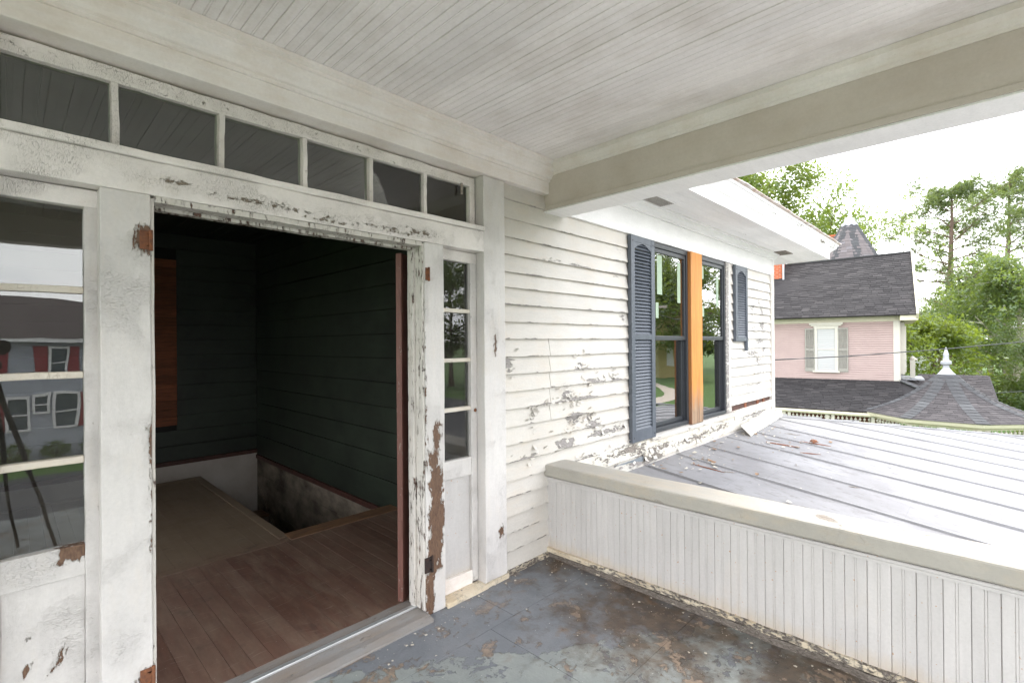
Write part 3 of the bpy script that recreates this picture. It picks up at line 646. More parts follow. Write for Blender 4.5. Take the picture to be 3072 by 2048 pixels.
# ------------------------------------------------------------------ beams, columns
bmth = thing('porch_beam', 'beige boxed porch beam running outward over the low parapet', 'beam', (.09, -1.9, 2.46))
M().box(-.022, -.004, -3.72, -.004, 2.475, 2.735, 2, 75, 4).build('fascia_board', m_beam, bmth, jit=.0018, bev=.003)
M().box(-.030, -.022, -3.72, -.004, 2.462, 2.492, 1, 75, 1).build('edge_strip', m_beam, bmth, jit=.0022, jf=2, bev=.003)
M().box(-.022, .20, -3.72, -.004, 2.452, 2.463, 3, 75, 1).build('bottom_board', m_soff, bmth, jit=.0015, bev=.002)
M().box(.180, .20, -3.72, -.036, 2.4635, 2.80, 1, 40, 3).build('fascia_board', m_soff, bmth, jit=.0015)
M().box(-.003, .179, -3.9, -.002, 2.464, 2.795).build('beam_core', m_core, bmth)
cr3 = [(-o, z) for o, z in cr2]
M().sweep([(o+.022, z) for o, z in [(0, 2.698), (.008, 2.698), (.012, 2.711), (.020, 2.716), (.028, 2.733), (.044, 2.750), (.050, 2.754), (.050, 2.7815), (0, 2.7815)]], [(0, -.004), (0, -3.72)]).build('crown_moulding', m_smooth, bmth)
fb = thing('porch_beam', 'front porch beam overhead at the outer edge of the porch', 'beam', (-2.3, -3.8, 2.46))
M().box(-4.9, .2, -3.9, -3.72, 2.452, 2.80).build('beam_box', m_beam, fb)
lb = thing('porch_beam', 'far left porch beam above the open left side', 'beam', (-4.85, -1.9, 2.46))
M().box(-4.95, -4.78, -3.72, -.06, 2.452, 2.80).build('beam_box', m_beam, lb)
for x, lab in ((.09, 'square white porch column at the parapet end'), (-4.86, 'square white porch column at the far left corner')):
    c = thing('porch_column', lab, 'column', (x, -3.8, 0), 'columns of the porch')
    M().box(x-.09, x+.09, -3.89, -3.71, .0, 2.452).build('shaft', m_soff, c)
    M().box(x-.11, x+.11, -3.91, -3.69, .0, .14).build('plinth', m_soff, c)
    M().box(x-.11, x+.11, -3.91, -3.69, 2.36, 2.45).build('capital', m_soff, c)

# ------------------------------------------------------------------ parapet
pp = thing('porch_parapet', 'low white beadboard parapet with a wide weathered cap', 'parapet', (.09, -1.9, 0))
m2 = M(); m2.v = [(y+.014-.014, -x-.004, z*.480/3.72+.062) for x, y, z in bb.v]; m2.f = bb.f
b0 = m2.build('bead_board', m_bead, pp, wear=lambda x, y, z: .5*joint_wear(-y-.004)*(1 if z > .1 else 1.4))
for i in range(1, 43): inst(b0, (rr.uniform(-.0012, .0012), -W0*i, 0), pp)
M().box(-.046, .205, -3.70, -.004, .572, .657, 4, 90, 2).map(lambda x, y, z: (x, y, z+.006*mn.noise(Vector((0, y*.9, 1)))-(.006 if x > .15 and z > .6 else 0))).build('cap', m_cap, pp, jit=.0028, jf=4, bev=.012,
    wear=lambda x, y, z, f=blobs([(.08, -1.70, .05, .05, 1.3), (.04, -1.76, .03, .05, 1.2), (.12, -1.45, .04, .2, .6), (.13, -2.1, .05, .35, .6)]): max(f(x, y), .55 if (z < .60 and x < 0 and -.95 < y < -.45) else 0, .2))
M().sweep([(0.014, .535), (.024, .535), (.024, .548), (.030, .553), (.030, .563), (.036, .570), (.014, .570)], [(0, -.004), (0, -3.7)]).build('cap_moulding', m_bead, pp, jit=.001)
M().box(-.036, -.012, -3.7, -.004, .040, .070, 1, 110, 2).map(lambda x, y, z: (x, y, z+.008*mn.noise(Vector((1, y*4, 2))))).build('base_trim', m_base, pp, jit=.0045, jf=8, wear=lambda x, y, z: .35 if y < -.4 else .1, bev=.004)
M().box(-.030, -.010, -3.7, -.004, -.002, .036, 1, 110, 2).map(lambda x, y, z: (x-.006*mn.noise(Vector((4, y*5, 2))), y, z+.007*mn.noise(Vector((7, y*5, 2))))).build('base_trim', m_base, pp, jit=.005, jf=9, wear=lambda x, y, z: .75, bev=.003)
M().box(.002, .168, -3.7, -.002, -.9, .571).build('parapet_core', m_core, pp)
M().box(.170, .185, -3.7, -.05, -.9, .572, 1, 20, 3).build('outer_board', m_side, pp)
sp = M(); sp.tube([(-.045, -1.975, .05), (-.055, -1.985, .075), (-.05, -2.0, .10)], [.006, .004, .001], 5); sp.build('splinter', m_greywood, pp)
# loose chips
ch = M(); rc = random.Random(21)
for _ in range(300):
    k = rc.random()
    if k < .62: y = -3.3*rc.random()**1.3; x = -.045-abs(rc.gauss(0, .10))
    elif k < .78: x = -rc.uniform(.02, 1.0); y = -.05-abs(rc.gauss(0, .06))
    elif k < .90: x = rc.uniform(-1.5, -1.0); y = -.12-abs(rc.gauss(0, .08))
    else: x = rc.uniform(-2.2, -.1); y = rc.uniform(-2.4, -.1)
    r = rc.choice((.0015, .002, .003, .004, .008)); a0 = rc.random()*6; n = rc.choice((3, 4, 5))
    vs = [(x+r*rc.uniform(.5, 1.4)*math.cos(a0+6.28*i/n), y+r*rc.uniform(.5, 1.4)*math.sin(a0+6.28*i/n), .004+rc.uniform(0, .4)*r) for i in range(n)]
    ch.add(vs, [tuple(range(n))])
ch.build('paint_chips', paint('chip_paint', (.62, .58, .5), peel_th=.62, dirt_amt=.6, dirt_th=.4), kind='stuff')

# ------------------------------------------------------------------ double window
dw = thing('double_window', 'pair of new charcoal sash windows with an orange raw wood post between', 'window', (2.5, .03, .64))
def cw(x, y, z): return .35 if z < 1. else .18
M().box(1.462, 1.548, -.022, .030, .655, 2.468, 2, 1, 40).build('casing', m_side, dw, wear=cw, jit=.003, bev=.003)
M().box(3.300, 3.385, -.024, .030, .665, 2.468, 2, 1, 40).build('casing', m_side, dw, wear=lambda x, y, z: .75, jit=.003, bev=.003)
M().box(3.390, 3.470, -.020, .012, .665, 2.468, 2, 1, 40).build('casing', m_side, dw, wear=cw, jit=.003, bev=.003)
M().box(1.44, 3.55, -.055, .10, .615, .655, 60, 2, 1).map(lambda x, y, z: (x, y, z-(.012 if y < -.02 else 0))).build('sill', m_side, dw, wear=lambda x, y, z: .4, jit=.003, bev=.005)
pst = M().box(2.285, 2.565, -.050, .06, .652, 2.466, 4, 2, 40).map(lambda x, y, z: (x, y, z)).build('center_post', None or m_rawwood, dw, jit=.003, jf=2, bev=.004, label='orange raw timber post between the two windows, greyed at its foot')
# weathering of the post's foot is part of its own wood
def post_mat():
    t = T('raw_post_wood'); p = t.pos
    n = t.noise(t.sc(p, (9, 9, .6)), 5, 8, .65, .6); kn = t.nd('ShaderNodeTexVoronoi', {'Vector': t.sc(p, (3.3, 3.3, 1.2)), 'Scale': 1.6}).outputs[0]
    c = t.mix(t.mr(n, .3, .7), (.66, .29, .06), (.44, .16, .03))
    c = t.mix(t.mr(kn, .03, .09, .8, 0), c, (.17, .06, .02))
    g = t.mr(t.m('ADD', t.sep(p)[2], t.m('MULTIPLY', t.m('SUBTRACT', t.noise(t.sc(p, (22, 22, 2)), 3, 5), .5), .7)), .80, 1.05, .85, 0)
    c = t.mix(g, c, t.mix(t.mr(n, .35, .65), (.34, .26, .19), (.12, .085, .06)))
    e = t.mr(t.sep(p)[0], 2.285, 2.30, .55, 0.); c = t.mix(e, c, (.20, .065, .02))
    t.bsdf(c, .6, t.bump(n, .3, .003)); return t.mat
pst.data.materials[0] = post_mat()
def window(x0, x1):
    fr = M(); z0, z1 = .657, 2.466
    fr.box(x0, x0+.03, -.016, .09, z0, z1); fr.box(x1-.03, x1, -.016, .09, z0, z1); fr.box(x0+.03, x1-.03, -.016, .09, z1-.045, z1); fr.box(x0+.03, x1-.03, -.016, .09, z0, z0+.04)
    f = fr.build('window_frame', m_vinyl, dw, bev=.003)
    a, b = x0+.031, x1-.031
    def sash(y, za, zb, st=.026):
        m = M(); m.box(a, a+st, y, y+.034, za, zb); m.box(b-st, b, y, y+.034, za, zb); m.box(a+st, b-st, y, y+.034, zb-.042, zb); m.box(a+st, b-st, y, y+.034, za, za+.042)
        s = m.build('sash', m_vinyl, dw, bev=.004)
        M().box(a+st-.004, b-st+.004, y+.014, y+.018, za+.038, zb-.038).build('pane', m_newglass, s); return s
    u = sash(-.004, 1.535, 2.419); l = sash(.032, .699, 1.577)
    for xx in (a+.012, b-.018): M().box(xx, xx+.006, .012, .030, .70, 1.53).build('jamb_track', m_vinyl, dw)
    return u
u1 = window(1.549, 2.284); u2 = window(2.566, 3.299)
def tape(x0, x1, z0, z1, par, tl=0.): M().box(x0, x1, .0085, .0092, z0, z1).map(lambda x, y, z: (x+tl*(z-z0), y, z)).build('tape', m_tape, par)
tape(1.665, 1.765, 1.98, 2.36, u1); tape(2.09, 2.16, 1.92, 2.33, u1, .01); tape(1.635, 1.69, 1.75, 1.9, u1); tape(3.09, 3.15, 1.93, 2.28, u2, .02); tape(2.70, 2.745, 1.80, 1.92, u2); tape(2.66, 2.74, 2.22, 2.36, u2)
# the room behind the windows
wr = thing('window_room', 'dim empty room seen through the new sash windows', 'room', (3, 2, 0))
m = M()
m.box(.4, 4.9, 3.6, 3.7, -.1, 2.9); m.box(.3, .4, .16, 3.7, -.1, 2.9); m.box(4.9, 4.99, .16, 3.7, -.1, 2.9); m.box(.3, 4.99, .15, 3.7, -.2, -.1); m.box(.3, 4.99, .15, 3.7, 2.9, 3.0)
m.build('room_shell', simple('dim_room', (.16, .15, .13), rough=.9), wr)

# ------------------------------------------------------------------ shutters
def shutter(x0, x1, z0, z1, panels, lab, broken=False):
    t = thing('window_shutter', lab, 'shutter', ((x0+x1)/2, -.04, z0), 'shutters of the double window')
    y0, y1 = -.056, -.020; sw = .062
    M().box(x0, x0+sw, y0, y1, z0, z1).build('stile', m_shut, t, bev=.003)
    M().box(x1-sw, x1, y0, y1, z0-(.122 if broken else 0), z1).map(lambda x, y, z: (x if (z > z0-.01 or x > x1-.02 or not broken) else x1-.045, y, z)).build('stile', m_shut, t, bev=.003)
    zb = [z0]+[q for p in panels for q in p]+[z1]
    for i in range(0, len(zb), 2):
        M().box(x0+sw, x1-sw, y0+.001, y1, zb[i], zb[i+1]).build('rail', m_shut, t, bev=.003)
    # arched valance under the top rail
    m = M(); n = 16; top = panels[-1][1]
    for i in range(n):
        a = x0+sw+(x1-x0-2*sw)*i/n; b = x0+sw+(x1-x0-2*sw)*(i+1)/n
        f = lambda q: top-.005-.055*(abs((q-(x0+x1)/2)/((x1-x0)/2-sw))**1.6) if True else 0
        m.add([(a, y0+.003, f(a)), (b, y0+.003, f(b)), (b, y0+.003, top), (a, y0+.003, top), (a, y1, f(a)), (b, y1, f(b)), (b, y1, top), (a, y1, top)], [(0, 1, 2, 3), (7, 6, 5, 4), (0, 4, 5, 1)])
    m.build('arched_valance', m_shut, t)
    sl = None
    for za, zbb in panels:
        k = int(round((zbb-za)/.030)); pitch = (zbb-za)/k
        for i in range(k):
            z = za+i*pitch
            if sl is None:
                m = M(); m.box(x0+sw+.001, x1-sw-.001, 0, 1, 0, 1); z00 = z
                m.map(lambda x, y, q: (x, (y0+.006)+(.020*q)+y*.006, z+.003+q*.030)); sl = m.build('slat', m_shut, t)
            else: inst(sl, (0, 0, z-z00), t)
    M().box(x0+.004, x1-.004, -.0185, -.0165, z0+.004, z1-.004).build('backing', m_vinyl, t)
    for zz in (z0+.04, z1-.05):
        for xx in (x0+.03, x1-.03):
            M().lathe([(.005, 0), (.006, .002), (.002, .004)], (0, 0, 0), 8).map(lambda x, y, q: (xx+x, y0-q, zz+y)).build('screw', m_iron, t)
    return t
shutter(1.082, 1.500, .638, 2.462, [(.738, 1.540), (1.588, 2.405)], 'tall grey blue louvred shutter, whole, left of the double window')
shutter(3.535, 3.955, 1.520, 2.462, [(1.575, 2.405)], 'short broken grey blue shutter with one stile hanging, right of the double window', True)

# ------------------------------------------------------------------ eave
ev = thing('roof_eave', 'white boxed roof eave with soffit vents above the windows', 'eave', (3.2, -.25, 2.78))
ysf = [-.035, -.125, -.215, -.305, -.395, -.503]
for i in range(5):
    M().box(.205, 6.148, ysf[i+1]+.001, ysf[i]-.001, 2.782, 2.80, 80, 1, 1).build('soffit_board', m_soff, ev, jit=.0012, bev=.0015,
      wear=lambda x, y, z, f=blobs([(1.35, -.05, .1, .03, .9), (1.15, -.1, .08, .05, .8), (2.1, -.15, .12, .02, .9), (1.9, -.25, .25, .015, .7), (3.3, -.2, .2, .02, .9), (3.2, -.15, .1, .015, .9), (4.9, -.06, .15, .03, .9), (5.6, -.2, .2, .02, .6), (2.6, -.33, .5, .01, .5)]): f(x, y))
M().box(5.12, 6.148, -.033, 6.0, 2.782, 2.80, 6, 30, 1).build('soffit_board', m_soff, ev)
fas = [(.0, 2.775), (.018, 2.775), (.018, 2.866), (.0, 2.866)]
path = [(.205, -.503), (6.15, -.503), (6.15, 6.0)]
def dens(p, step=.12):
    out = []
    for (a, b), (c, d) in zip(p[:-1], p[1:]):
        n = max(1, int(math.hypot(c-a, d-b)/step)); out += [(a+(c-a)*i/n, b+(d-b)*i/n) for i in range(n)]
    return out+[p[-1]]
fw = blobs([(4.4, 2.82, .25, .04, .9), (5.0, 2.82, .3, .05, 1.), (5.5, 2.82, .3, .05, 1.), (3.6, 2.84, .15, .02, .6), (5.9, 2.84, .2, .04, .8)])
M().sweep(fas, dens(path)).build('fascia', m_soff, ev, wear=lambda x, y, z: fw(x, z), jit=.0015)
crp = [(.010, 2.866), (.022, 2.866), (.024, 2.880), (.034, 2.885), (.060, 2.905), (.090, 2.935), (.104, 2.965), (.118, 2.972), (.120, 2.998), (.012, 2.998)]
cw2 = blobs([(3.2, 2.93, .15, .03, .8), (2.2, 2.98, .5, .01, .8), (4.2, 2.95, .3, .03, .7), (5.4, 2.93, .3, .03, .8), (6.0, 2.95, .2, .03, .8)])
M().sweep(crp, dens(path)).build('crown_moulding', m_soff, ev, wear=lambda x, y, z: max(cw2(x, z), .3 if z > 2.97 else 0), jit=.0018)
re_ = [(-.02, 2.9985), (.128, 2.9985), (.150, 3.004), (.150, 3.012), (.120, 3.022), (-.02, 3.03)]
M().sweep(re_, dens(path, .09)).map(lambda x, y, z: (x, y+(.010*mn.noise(Vector((x*3, 0, 1))) if y < -.4 else 0), z+(.010*mn.noise(Vector((x*3.5, y, 5))) if z > 3.0 else 0))).build('drip_edge', simple('rusted_white_drip_edge', (.70, .69, .68), (.36, .22, .14), 8, rough=.6), ev, jit=.006, jf=9)
m = M()
m.add([(.205, -.64, 3.02), (6.29, -.64, 3.02), (6.29, 6.1, 3.02), (.205, 6.1, 3.02), (.205, 3, 4.9), (2.7, 3, 4.9)], [(0, 1, 5, 4), (1, 2, 5), (2, 3, 4, 5)])
m.build('roof_slope', m_shing, ev)
def vent(x, clean):
    mat = m_dark if clean else m_greywood
    f = M(); f.box(x, x+.36, -.255, -.240, 2.774, 2.7815); f.box(x, x+.36, -.085, -.070, 2.774, 2.7815); f.box(x, x+.015, -.240, -.085, 2.774, 2.7815); f.box(x+.345, x+.36, -.240, -.085, 2.774, 2.7815)
    vm = m_soff if clean else m_greywood
    v = f.build('soffit_vent', vm, ev)
    M().box(x+.01, x+.35, -.243, -.082, 2.7795, 2.781).build('dark_backing', m_dark if clean else m_core, v)
    for i in range(9):
        yb = -.234+i*.0172
        M().box(x+.015, x+.345, yb, yb+.006, 2.7735, 2.779).build('slat', vm if not clean else m_zincv, v)
m_zincv = simple('vent_slat', (.5, .47, .43), rough=.6)
vent(1.185, True); vent(4.86, False)

# ------------------------------------------------------------------ metal roof
RS, RZ = .125, .392
mrf = thing('metal_roof', 'pale weathered standing seam metal roof below the windows', 'roof', (3.4, -1.9, .1))
xsm = [.19, .735, 1.345, 1.965, 2.565, 3.195, 3.82, 4.45, 5.08, 5.70, 6.32, 6.94, 7.56, 8.18]
rs = random.Random(31)
def rz(x, y): return RZ+RS*y+.05*math.exp(y/.25)*0
def hipx(y): return 5.22-y
for i in range(len(xsm)-1):
    a, b = xsm[i]+.004, xsm[i+1]-.004
    cuts = [0.004, -.62-rs.random()*.3, -1.55-rs.random()*.4, -2.6-rs.random()*.4, -4.2]
    if i == 0: cuts = [-.004]+cuts[1:]
    for j in range(4):
        y1, y0 = cuts[j], cuts[j+1]
        if a >= hipx(y0): continue
        m = M(); n = 6
        m.box(a, b, 0, 1, 0, 1, n, 10, 1)
        up = .0028*(4-j)
        def fn(x, t, u, y0=y0, y1=y1, a=a, b=b, up=up):
            ytop = min(y1, hipx(x)*-1+5.22-5.22) if False else min(y1, 5.22-x)
            y = y0+(ytop-y0)*t if ytop > y0 else y0
            return (x, y, rz(x, y)+up*.5-(.012 if u < .5 else 0)+.0035*mn.noise(Vector((x*2.2, y*2.2, 4))))
        m.map(fn); m.build('roof_sheet', m_roof, mrf)
m_seam = simple('grey_roof_seam', (.31, .307, .312), (.24, .237, .242), 5, (6, .6, 6), rough=.5, bump=.2)
for x in xsm[1:-1]:
    yt = min(-.06, 5.22-x)
    n = 24; m = M(); m.box(x-.012, x+.012, 0, 1, 0, 1, 1, n, 1)
    m.map(lambda X, t, u, x=x, yt=yt: (x+(X-x)*(1 if u < .5 else .55)+.004*mn.noise(Vector((x, t*7, 1))), yt+(-4.2-yt)*t, rz(x, yt+(-4.2-yt)*t)+.004+(.019 if u > .5 else -.004)+.004*mn.noise(Vector((x, t*5, 9)))))
    m.build('seam', m_seam, mrf, bev=.003)
m = M(); m.beam((5.20, .02, RZ+.012), (9.40, -4.18, RZ-RS*4.2+.012), .05, .03); m.build('hip_cap', m_roof, mrf, bev=.006)
# the far slope round the corner
for k in range(12):
    y0 = -4.2+k*.62; y1 = y0+.615; m = M(); m.box(0, 1, y0, y1, 0, 1, 6, 2, 1)
    m.map(lambda a, y, u: (max(5.11 if y > 0 else 5.22, 5.22-min(y, 0))*(1-a)+(8.6 if True else 0)*a if 5.22-y < 8.6 else 8.6, y, RZ-RS*((max(0., max(0, -y))*(1-a)+3.38*a))-.004-(.01 if u < .5 else 0)))
    m.build('roof_sheet', m_roof, mrf)
    if 5.22-y0 < 8.5:
        M().beam((max(5.24, 5.22-min(y0, 0))+.03, y0, RZ-RS*max(0, -y0)+.014), (8.6, y0, RZ-RS*3.38+.014), .022, .026).build('seam', m_seam, mrf)
M().box(.19, 8.4, -4.0, .0, -.9, -.55).build('roof_base', m_core, mrf)
# debris
fb_ = thing('fallen_clapboard', 'loose fallen clapboard with curled paint lying on the metal roof by the corner', 'board', (4.3, -.13, .38))
m = M(); m.box(0, 1.62, 0, 1, 0, 1, 30, 3, 1)
fa = R_(5.)
def fmap(x, t, u):
    X = 3.52+x*math.cos(fa)-(t*.125)*math.sin(fa)*-1; Y = -.20+x*math.sin(fa)+t*.115-.02
    return (X, Y, rz(X, Y)+.012+u*.014+.085*t+.008*mn.noise(Vector((x*1.2, t*.5, 3))))
m.map(fmap); m.build('board', m_rot, fb_, wear=lambda x, y, z: .25+.4*mn.noise(Vector((x*3, y*9, 2))), jit=.0015, jf=4)
m = M(); m.box(5.02, 5.22, -.09, -.03, .41, .50, 4, 1, 2); m.build('broken_end', m_rot, fb_, wear=lambda x, y, z: .2, jit=.006, jf=9)
def onroof(x, y): return rz(x, y)+.006
spl = [(3.48, -.58, .34, -68, .009), (3.94, -.80, .32, -66, .008), (3.38, -.88, .22, -50, .006), (2.50, -1.42, .09, -60, .005), (1.87, -.58, .10, -48, .005), (1.80, -.42, .28, -84, .006), (2.0, -.30, .16, 40, .005), (3.6, -.45, .18, -75, .006), (2.75, -.9, .08, 20, .004), (4.2, -.5, .2, -60, .005)]
slab = ['long brown wood splinter on the metal roof below the fallen board', 'dark broken splinter beside the dry leaf on the metal roof', 'thin pale splinter nearest below the dry leaf on the roof', 'small dark sliver lying alone mid roof', 'short brown sliver near the seam by the parapet', 'long thin lath sliver along the seam nearest the parapet', 'short sliver crossing beside the house base', 'brown splinter close above the dry wood crumbs', 'tiny pale sliver in the middle of a roof sheet', 'thin sliver toward the far house corner']
for (x, y, l, a, w), lb_ in zip(spl, slab):
    c, s = math.cos(R_(a))*l/2, math.sin(R_(a))*l/2
    M().tube([(x-c, y-s, onroof(x-c, y-s)+.006), (x+.01, y, onroof(x, y)+.004), (x+c, y+s, onroof(x+c, y+s)+.006)], [w*.4, w, w*.3], 5).build('wood_splinter', m_orange if l > .2 else m_greywood, label=lb_, cat='splinter', group='splinters on the metal roof')
lf = M(); lx, ly = 3.9, -.80
vs = []
for i in range(7):
    t = i/6; w = .045*math.sin(math.pi*min(1, t*1.05))+.004
    for j in (-1, 0, 1): vs.append((lx+(t-.5)*.14, ly+j*w, onroof(lx, ly)+.02+.03*abs(j)*(1-t)+.05*(t-.5)**2*4*.6))
lf.add(vs, [(i*3+j, i*3+j+1, i*3+j+4, i*3+j+3) for i in range(6) for j in (0, 1)])
lf.build('dry_leaf', simple('dry_orange_leaf', (.52, .26, .15), (.36, .15, .08), 20, rough=.7), label='curled dry orange leaf resting on the pale metal roof', cat='leaf')
dm = M(); rd = random.Random(77)
for _ in range(240):
    k = rd.random()
    if k < .45: x = rd.uniform(1.3, 4.6); y = -.05-abs(rd.gauss(0, .18))
    elif k < .70: x = rd.gauss(3.6, .25); y = rd.gauss(-.62, .16)
    elif k < .85: x = rd.gauss(1.85, .2); y = rd.gauss(-.38, .1)
    else: x = rd.uniform(.8, 5); y = rd.uniform(-1.6, -.1)
    if y > -.03: continue
    r = rd.choice((.006, .010, .016, .03)); a0 = rd.random()*6; n = rd.choice((3, 4, 5)); st = rd.uniform(.3, 1)
    vs = []
    for i in range(n):
        q = a0+6.28*i/n; X = x+r*rd.uniform(.6, 1.3)*math.cos(q); Y = y+st*r*rd.uniform(.6, 1.3)*math.sin(q); vs.append((X, Y, rz(X, Y)+.013+rd.uniform(0, .5)*r))
    dm.add(vs, [tuple(range(n))])
tdm = T('roof_debris'); tdm.bsdf(tdm.mix(tdm.mr(tdm.isl, .55, .6), (.50, .46, .38), tdm.mix(tdm.isl, (.13, .085, .05), (.26, .16, .09))), .8)
dm.build('roof_debris', tdm.mat, kind='stuff')

# ------------------------------------------------------------------ hall behind the doorway
HX0, HX1, HY1, HZ = -3.9, -.24, 5.2, 2.95
hf = thing('hall_floor', 'worn red brown hall floor boards ending at an open stairwell', None, (-2, 2, .0), kind='structure')
fw_ = .0835
def hboard(x, y0, y1): return M().box(x+.0006, x+fw_-.0006, y0, y1, .0, .030).build('floor_board', m_hall, hf, bev=.0012)
fb1 = hboard(HX1-fw_, .152, 1.545)
rh = random.Random(4)
for i in range(1, 43): inst(fb1, (-fw_*i, 0, rh.uniform(-.0012, .0006)), hf)
fb2 = hboard(-1.262-fw_, 1.632, 4.06)
for i in range(1, 31): inst(fb2, (-fw_*i, 0, rh.uniform(-.0014, .0006)), hf)
M().box(HX0, -1.2, 1.547, 1.630, .0, .0305, 20, 1, 1).build('joint_board', m_hall, hf, bev=.002)
m_nose = simple('worn_stair_nosing', (.22, .12, .06), (.12, .065, .04), 8, (1, 3, 8), rough=.6)
M().box(-1.2, HX1, 1.547, 1.705, .0, .036, 10, 2, 1).build('nosing', m_nose, hf, jit=.002, bev=.006)
M().box(-1.260, -1.185, 1.632, 4.10, .0, .034, 1, 20, 1).build('nosing', m_hall, hf, jit=.002, bev=.006)
M().box(HX0, -1.185, 4.062, 4.16, .0, .034, 20, 1, 1).build('nosing', m_hall, hf, jit=.002, bev=.006)
M().box(-1.30, -1.19, 1.70, 4.1, -.30, -.002).build('floor_edge', m_core, hf)
M().box(-1.2, HX1, 1.56, 1.69, -.30, -.002).build('floor_edge', m_dirtboard, hf)
M().box(HX0, -1.2, .155, 4.1, -.3, -.003).build('joists', m_core, hf)
M().box(-1.2, HX1, .155, 1.58, -.3, -.003).build('joists', m_core, hf)
hc = thing('hall_ceiling', 'dark boarded hall ceiling', None, (-2, 2.7, HZ), kind='structure')
cb1 = M().box(HX1-.13+.001, HX1-.001, .15, HY1, HZ, HZ+.02).build('ceiling_board', m_green, hc, bev=.002)
for i in range(1, 28): inst(cb1, (-.13*i, 0, rh.uniform(0, .002)), hc)
M().box(HX0-.1, .1, .14, HY1+.15, HZ+.022, HZ+.1).build('ceiling_deck', m_core, hc)
hr = thing('hall_wall', 'dark green planked right hand wall of the hall above the stairwell', 'wall', (HX1, 2.7, 0))
zz = [-.03, .245, .475, .70, .93, 1.161, 1.389, 1.615, 1.843, 2.073, 2.294, 2.51, 2.73, HZ]
for a, b in zip(zz[:-1], zz[1:]): M().box(HX1+rh.uniform(-.002, .001), HX1+.02, .16, HY1, a+.0035, b-.0035, 1, 40, 2).build('wall_plank', m_green, hr, jit=.0012, bev=.003)
M().box(HX1-.018, HX1+.02, .16, HY1, -.085, -.031).build('skirting', m_redbase, hr, bev=.004)
for a, b in ((-.30, -.087), (-.52, -.303), (-.74, -.523), (-.97, -.743), (-1.4, -.973), (-2.9, -1.403)): M().box(HX1+.002, HX1+.02, .16, HY1, a+.001, b-.001, 1, 30, 1).build('lower_plank', m_dirtboard, hr, jit=.001)
M().box(HX1+.021, HX1+.12, .14, HY1+.15, -3, HZ+.1).build('wall_core', m_dark, hr)
hb = thing('hall_wall', 'far end hall wall of dark planks over cream plaster', 'wall', (-2, HY1, 0))
n = 15; dz = (HZ-.045)/n
for i in range(n):
    a, b = .045+i*dz, .045+(i+1)*dz
    if b < .47 or a > 2.6: M().box(HX0, HX1-.002, HY1, HY1+.02, a+.004, b-.004, 30, 1, 1).build('wall_plank', m_green, hb, jit=.001, bev=.002)
    else:
        M().box(-1.197, HX1-.002, HY1+rh.uniform(-.001, .002), HY1+.02, a+.002, b-.002, 10, 1, 1).build('wall_plank', m_green, hb, jit=.001, bev=.002)
        M().box(HX0, -1.62, HY1, HY1+.02, a+.002, b-.002, 10, 1, 1).build('wall_plank', m_green, hb, jit=.001, bev=.002)
for i in range(20): M().box(-1.618, -1.199, HY1-.004+rh.uniform(-.001, .002), HY1+.02, .50+i*.106, .50+(i+1)*.106-.003, 6, 1, 1).build('bare_board', m_orange, hb, jit=.001)
M().box(HX0, HX1, HY1-.02, HY1+.02, -.008, .044).build('skirting', m_redbase, hb, bev=.004)
M().box(HX0, HX1, HY1-.002, HY1+.02, -2.9, -.009).build('plaster', m_plaster, hb)
M().box(HX0-.1, .1, HY1+.021, HY1+.15, -3, HZ+.1).build('wall_core', m_dark, hb)
hl = thing('hall_wall', 'unseen left hand hall wall with an opening added for daylight', 'wall', (HX0, 2.7, 0))
for i in range(13):          # with an opening added to let in sky light between y .5 and 2.3
    if 2 <= i <= 10:
        M().box(HX0-.02, HX0, .16, .5, i*.227+.002, (i+1)*.227-.002).build('wall_plank', m_plaster, hl)
        M().box(HX0-.02, HX0, 2.3, HY1, i*.227+.002, (i+1)*.227-.002).build('wall_plank', m_plaster, hl)
    else: M().box(HX0-.02, HX0, .16, HY1, i*.227+.002, (i+1)*.227-.002).build('wall_plank', m_plaster, hl)
m = M(); m.box(HX0-.15, HX0-.021, .14, .5, -3, HZ+.1); m.box(HX0-.15, HX0-.021, 2.3, HY1+.15, -3, HZ+.1); m.box(HX0-.15, HX0-.021, .5, 2.3, -3, .45); m.box(HX0-.15, HX0-.021, .5, 2.3, 2.5, HZ+.1); m.build('wall_core', m_core, hl)
fwn = M(); fwn.box(HX0-.14, HX0, .5, .55, .455, 2.495); fwn.box(HX0-.14, HX0, 2.25, 2.3, .455, 2.495); fwn.box(HX0-.12, HX0-.07, .55, 2.25, 1.44, 1.49); fwn.build('window_frame', m_smooth, hl)  # frame of the added daylight opening
M().box(HX0-.1, -2.97, .142, .158, 0, HZ).build('front_lining', m_plaster, hl)  # lining and planks of this unseen wall are cream to bounce light inside
M().box(-.44, HX1+.1, .142, .158, -3, HZ).build('front_lining', m_green, hl)
M().box(-2.97, -.44, .125, .158, 2.571, HZ).build('front_lining', m_green, hl)
m = M(); m.box(HX0, HX1, .1, HY1, -3.05, -2.95); m.box(HX0, HX1, .12, .15, -3, -.31); m.build('lower_floor', m_core, hl)
stt = thing('staircase', 'dark stairs going down in the open stairwell of the hall', 'stairs', (-.7, 3, -1.5))
for i in range(9):
    y = 4.95-i*.26; z = -.75-i*.21
    M().box(-1.18, HX1-.03, y-.28, y, z-.03, z).build('tread', m_nose, stt, bev=.004)
    M().box(-1.18, HX1-.03, y-.265, y-.25, z-.209, z-.031).build('riser', m_dirtboard, stt)
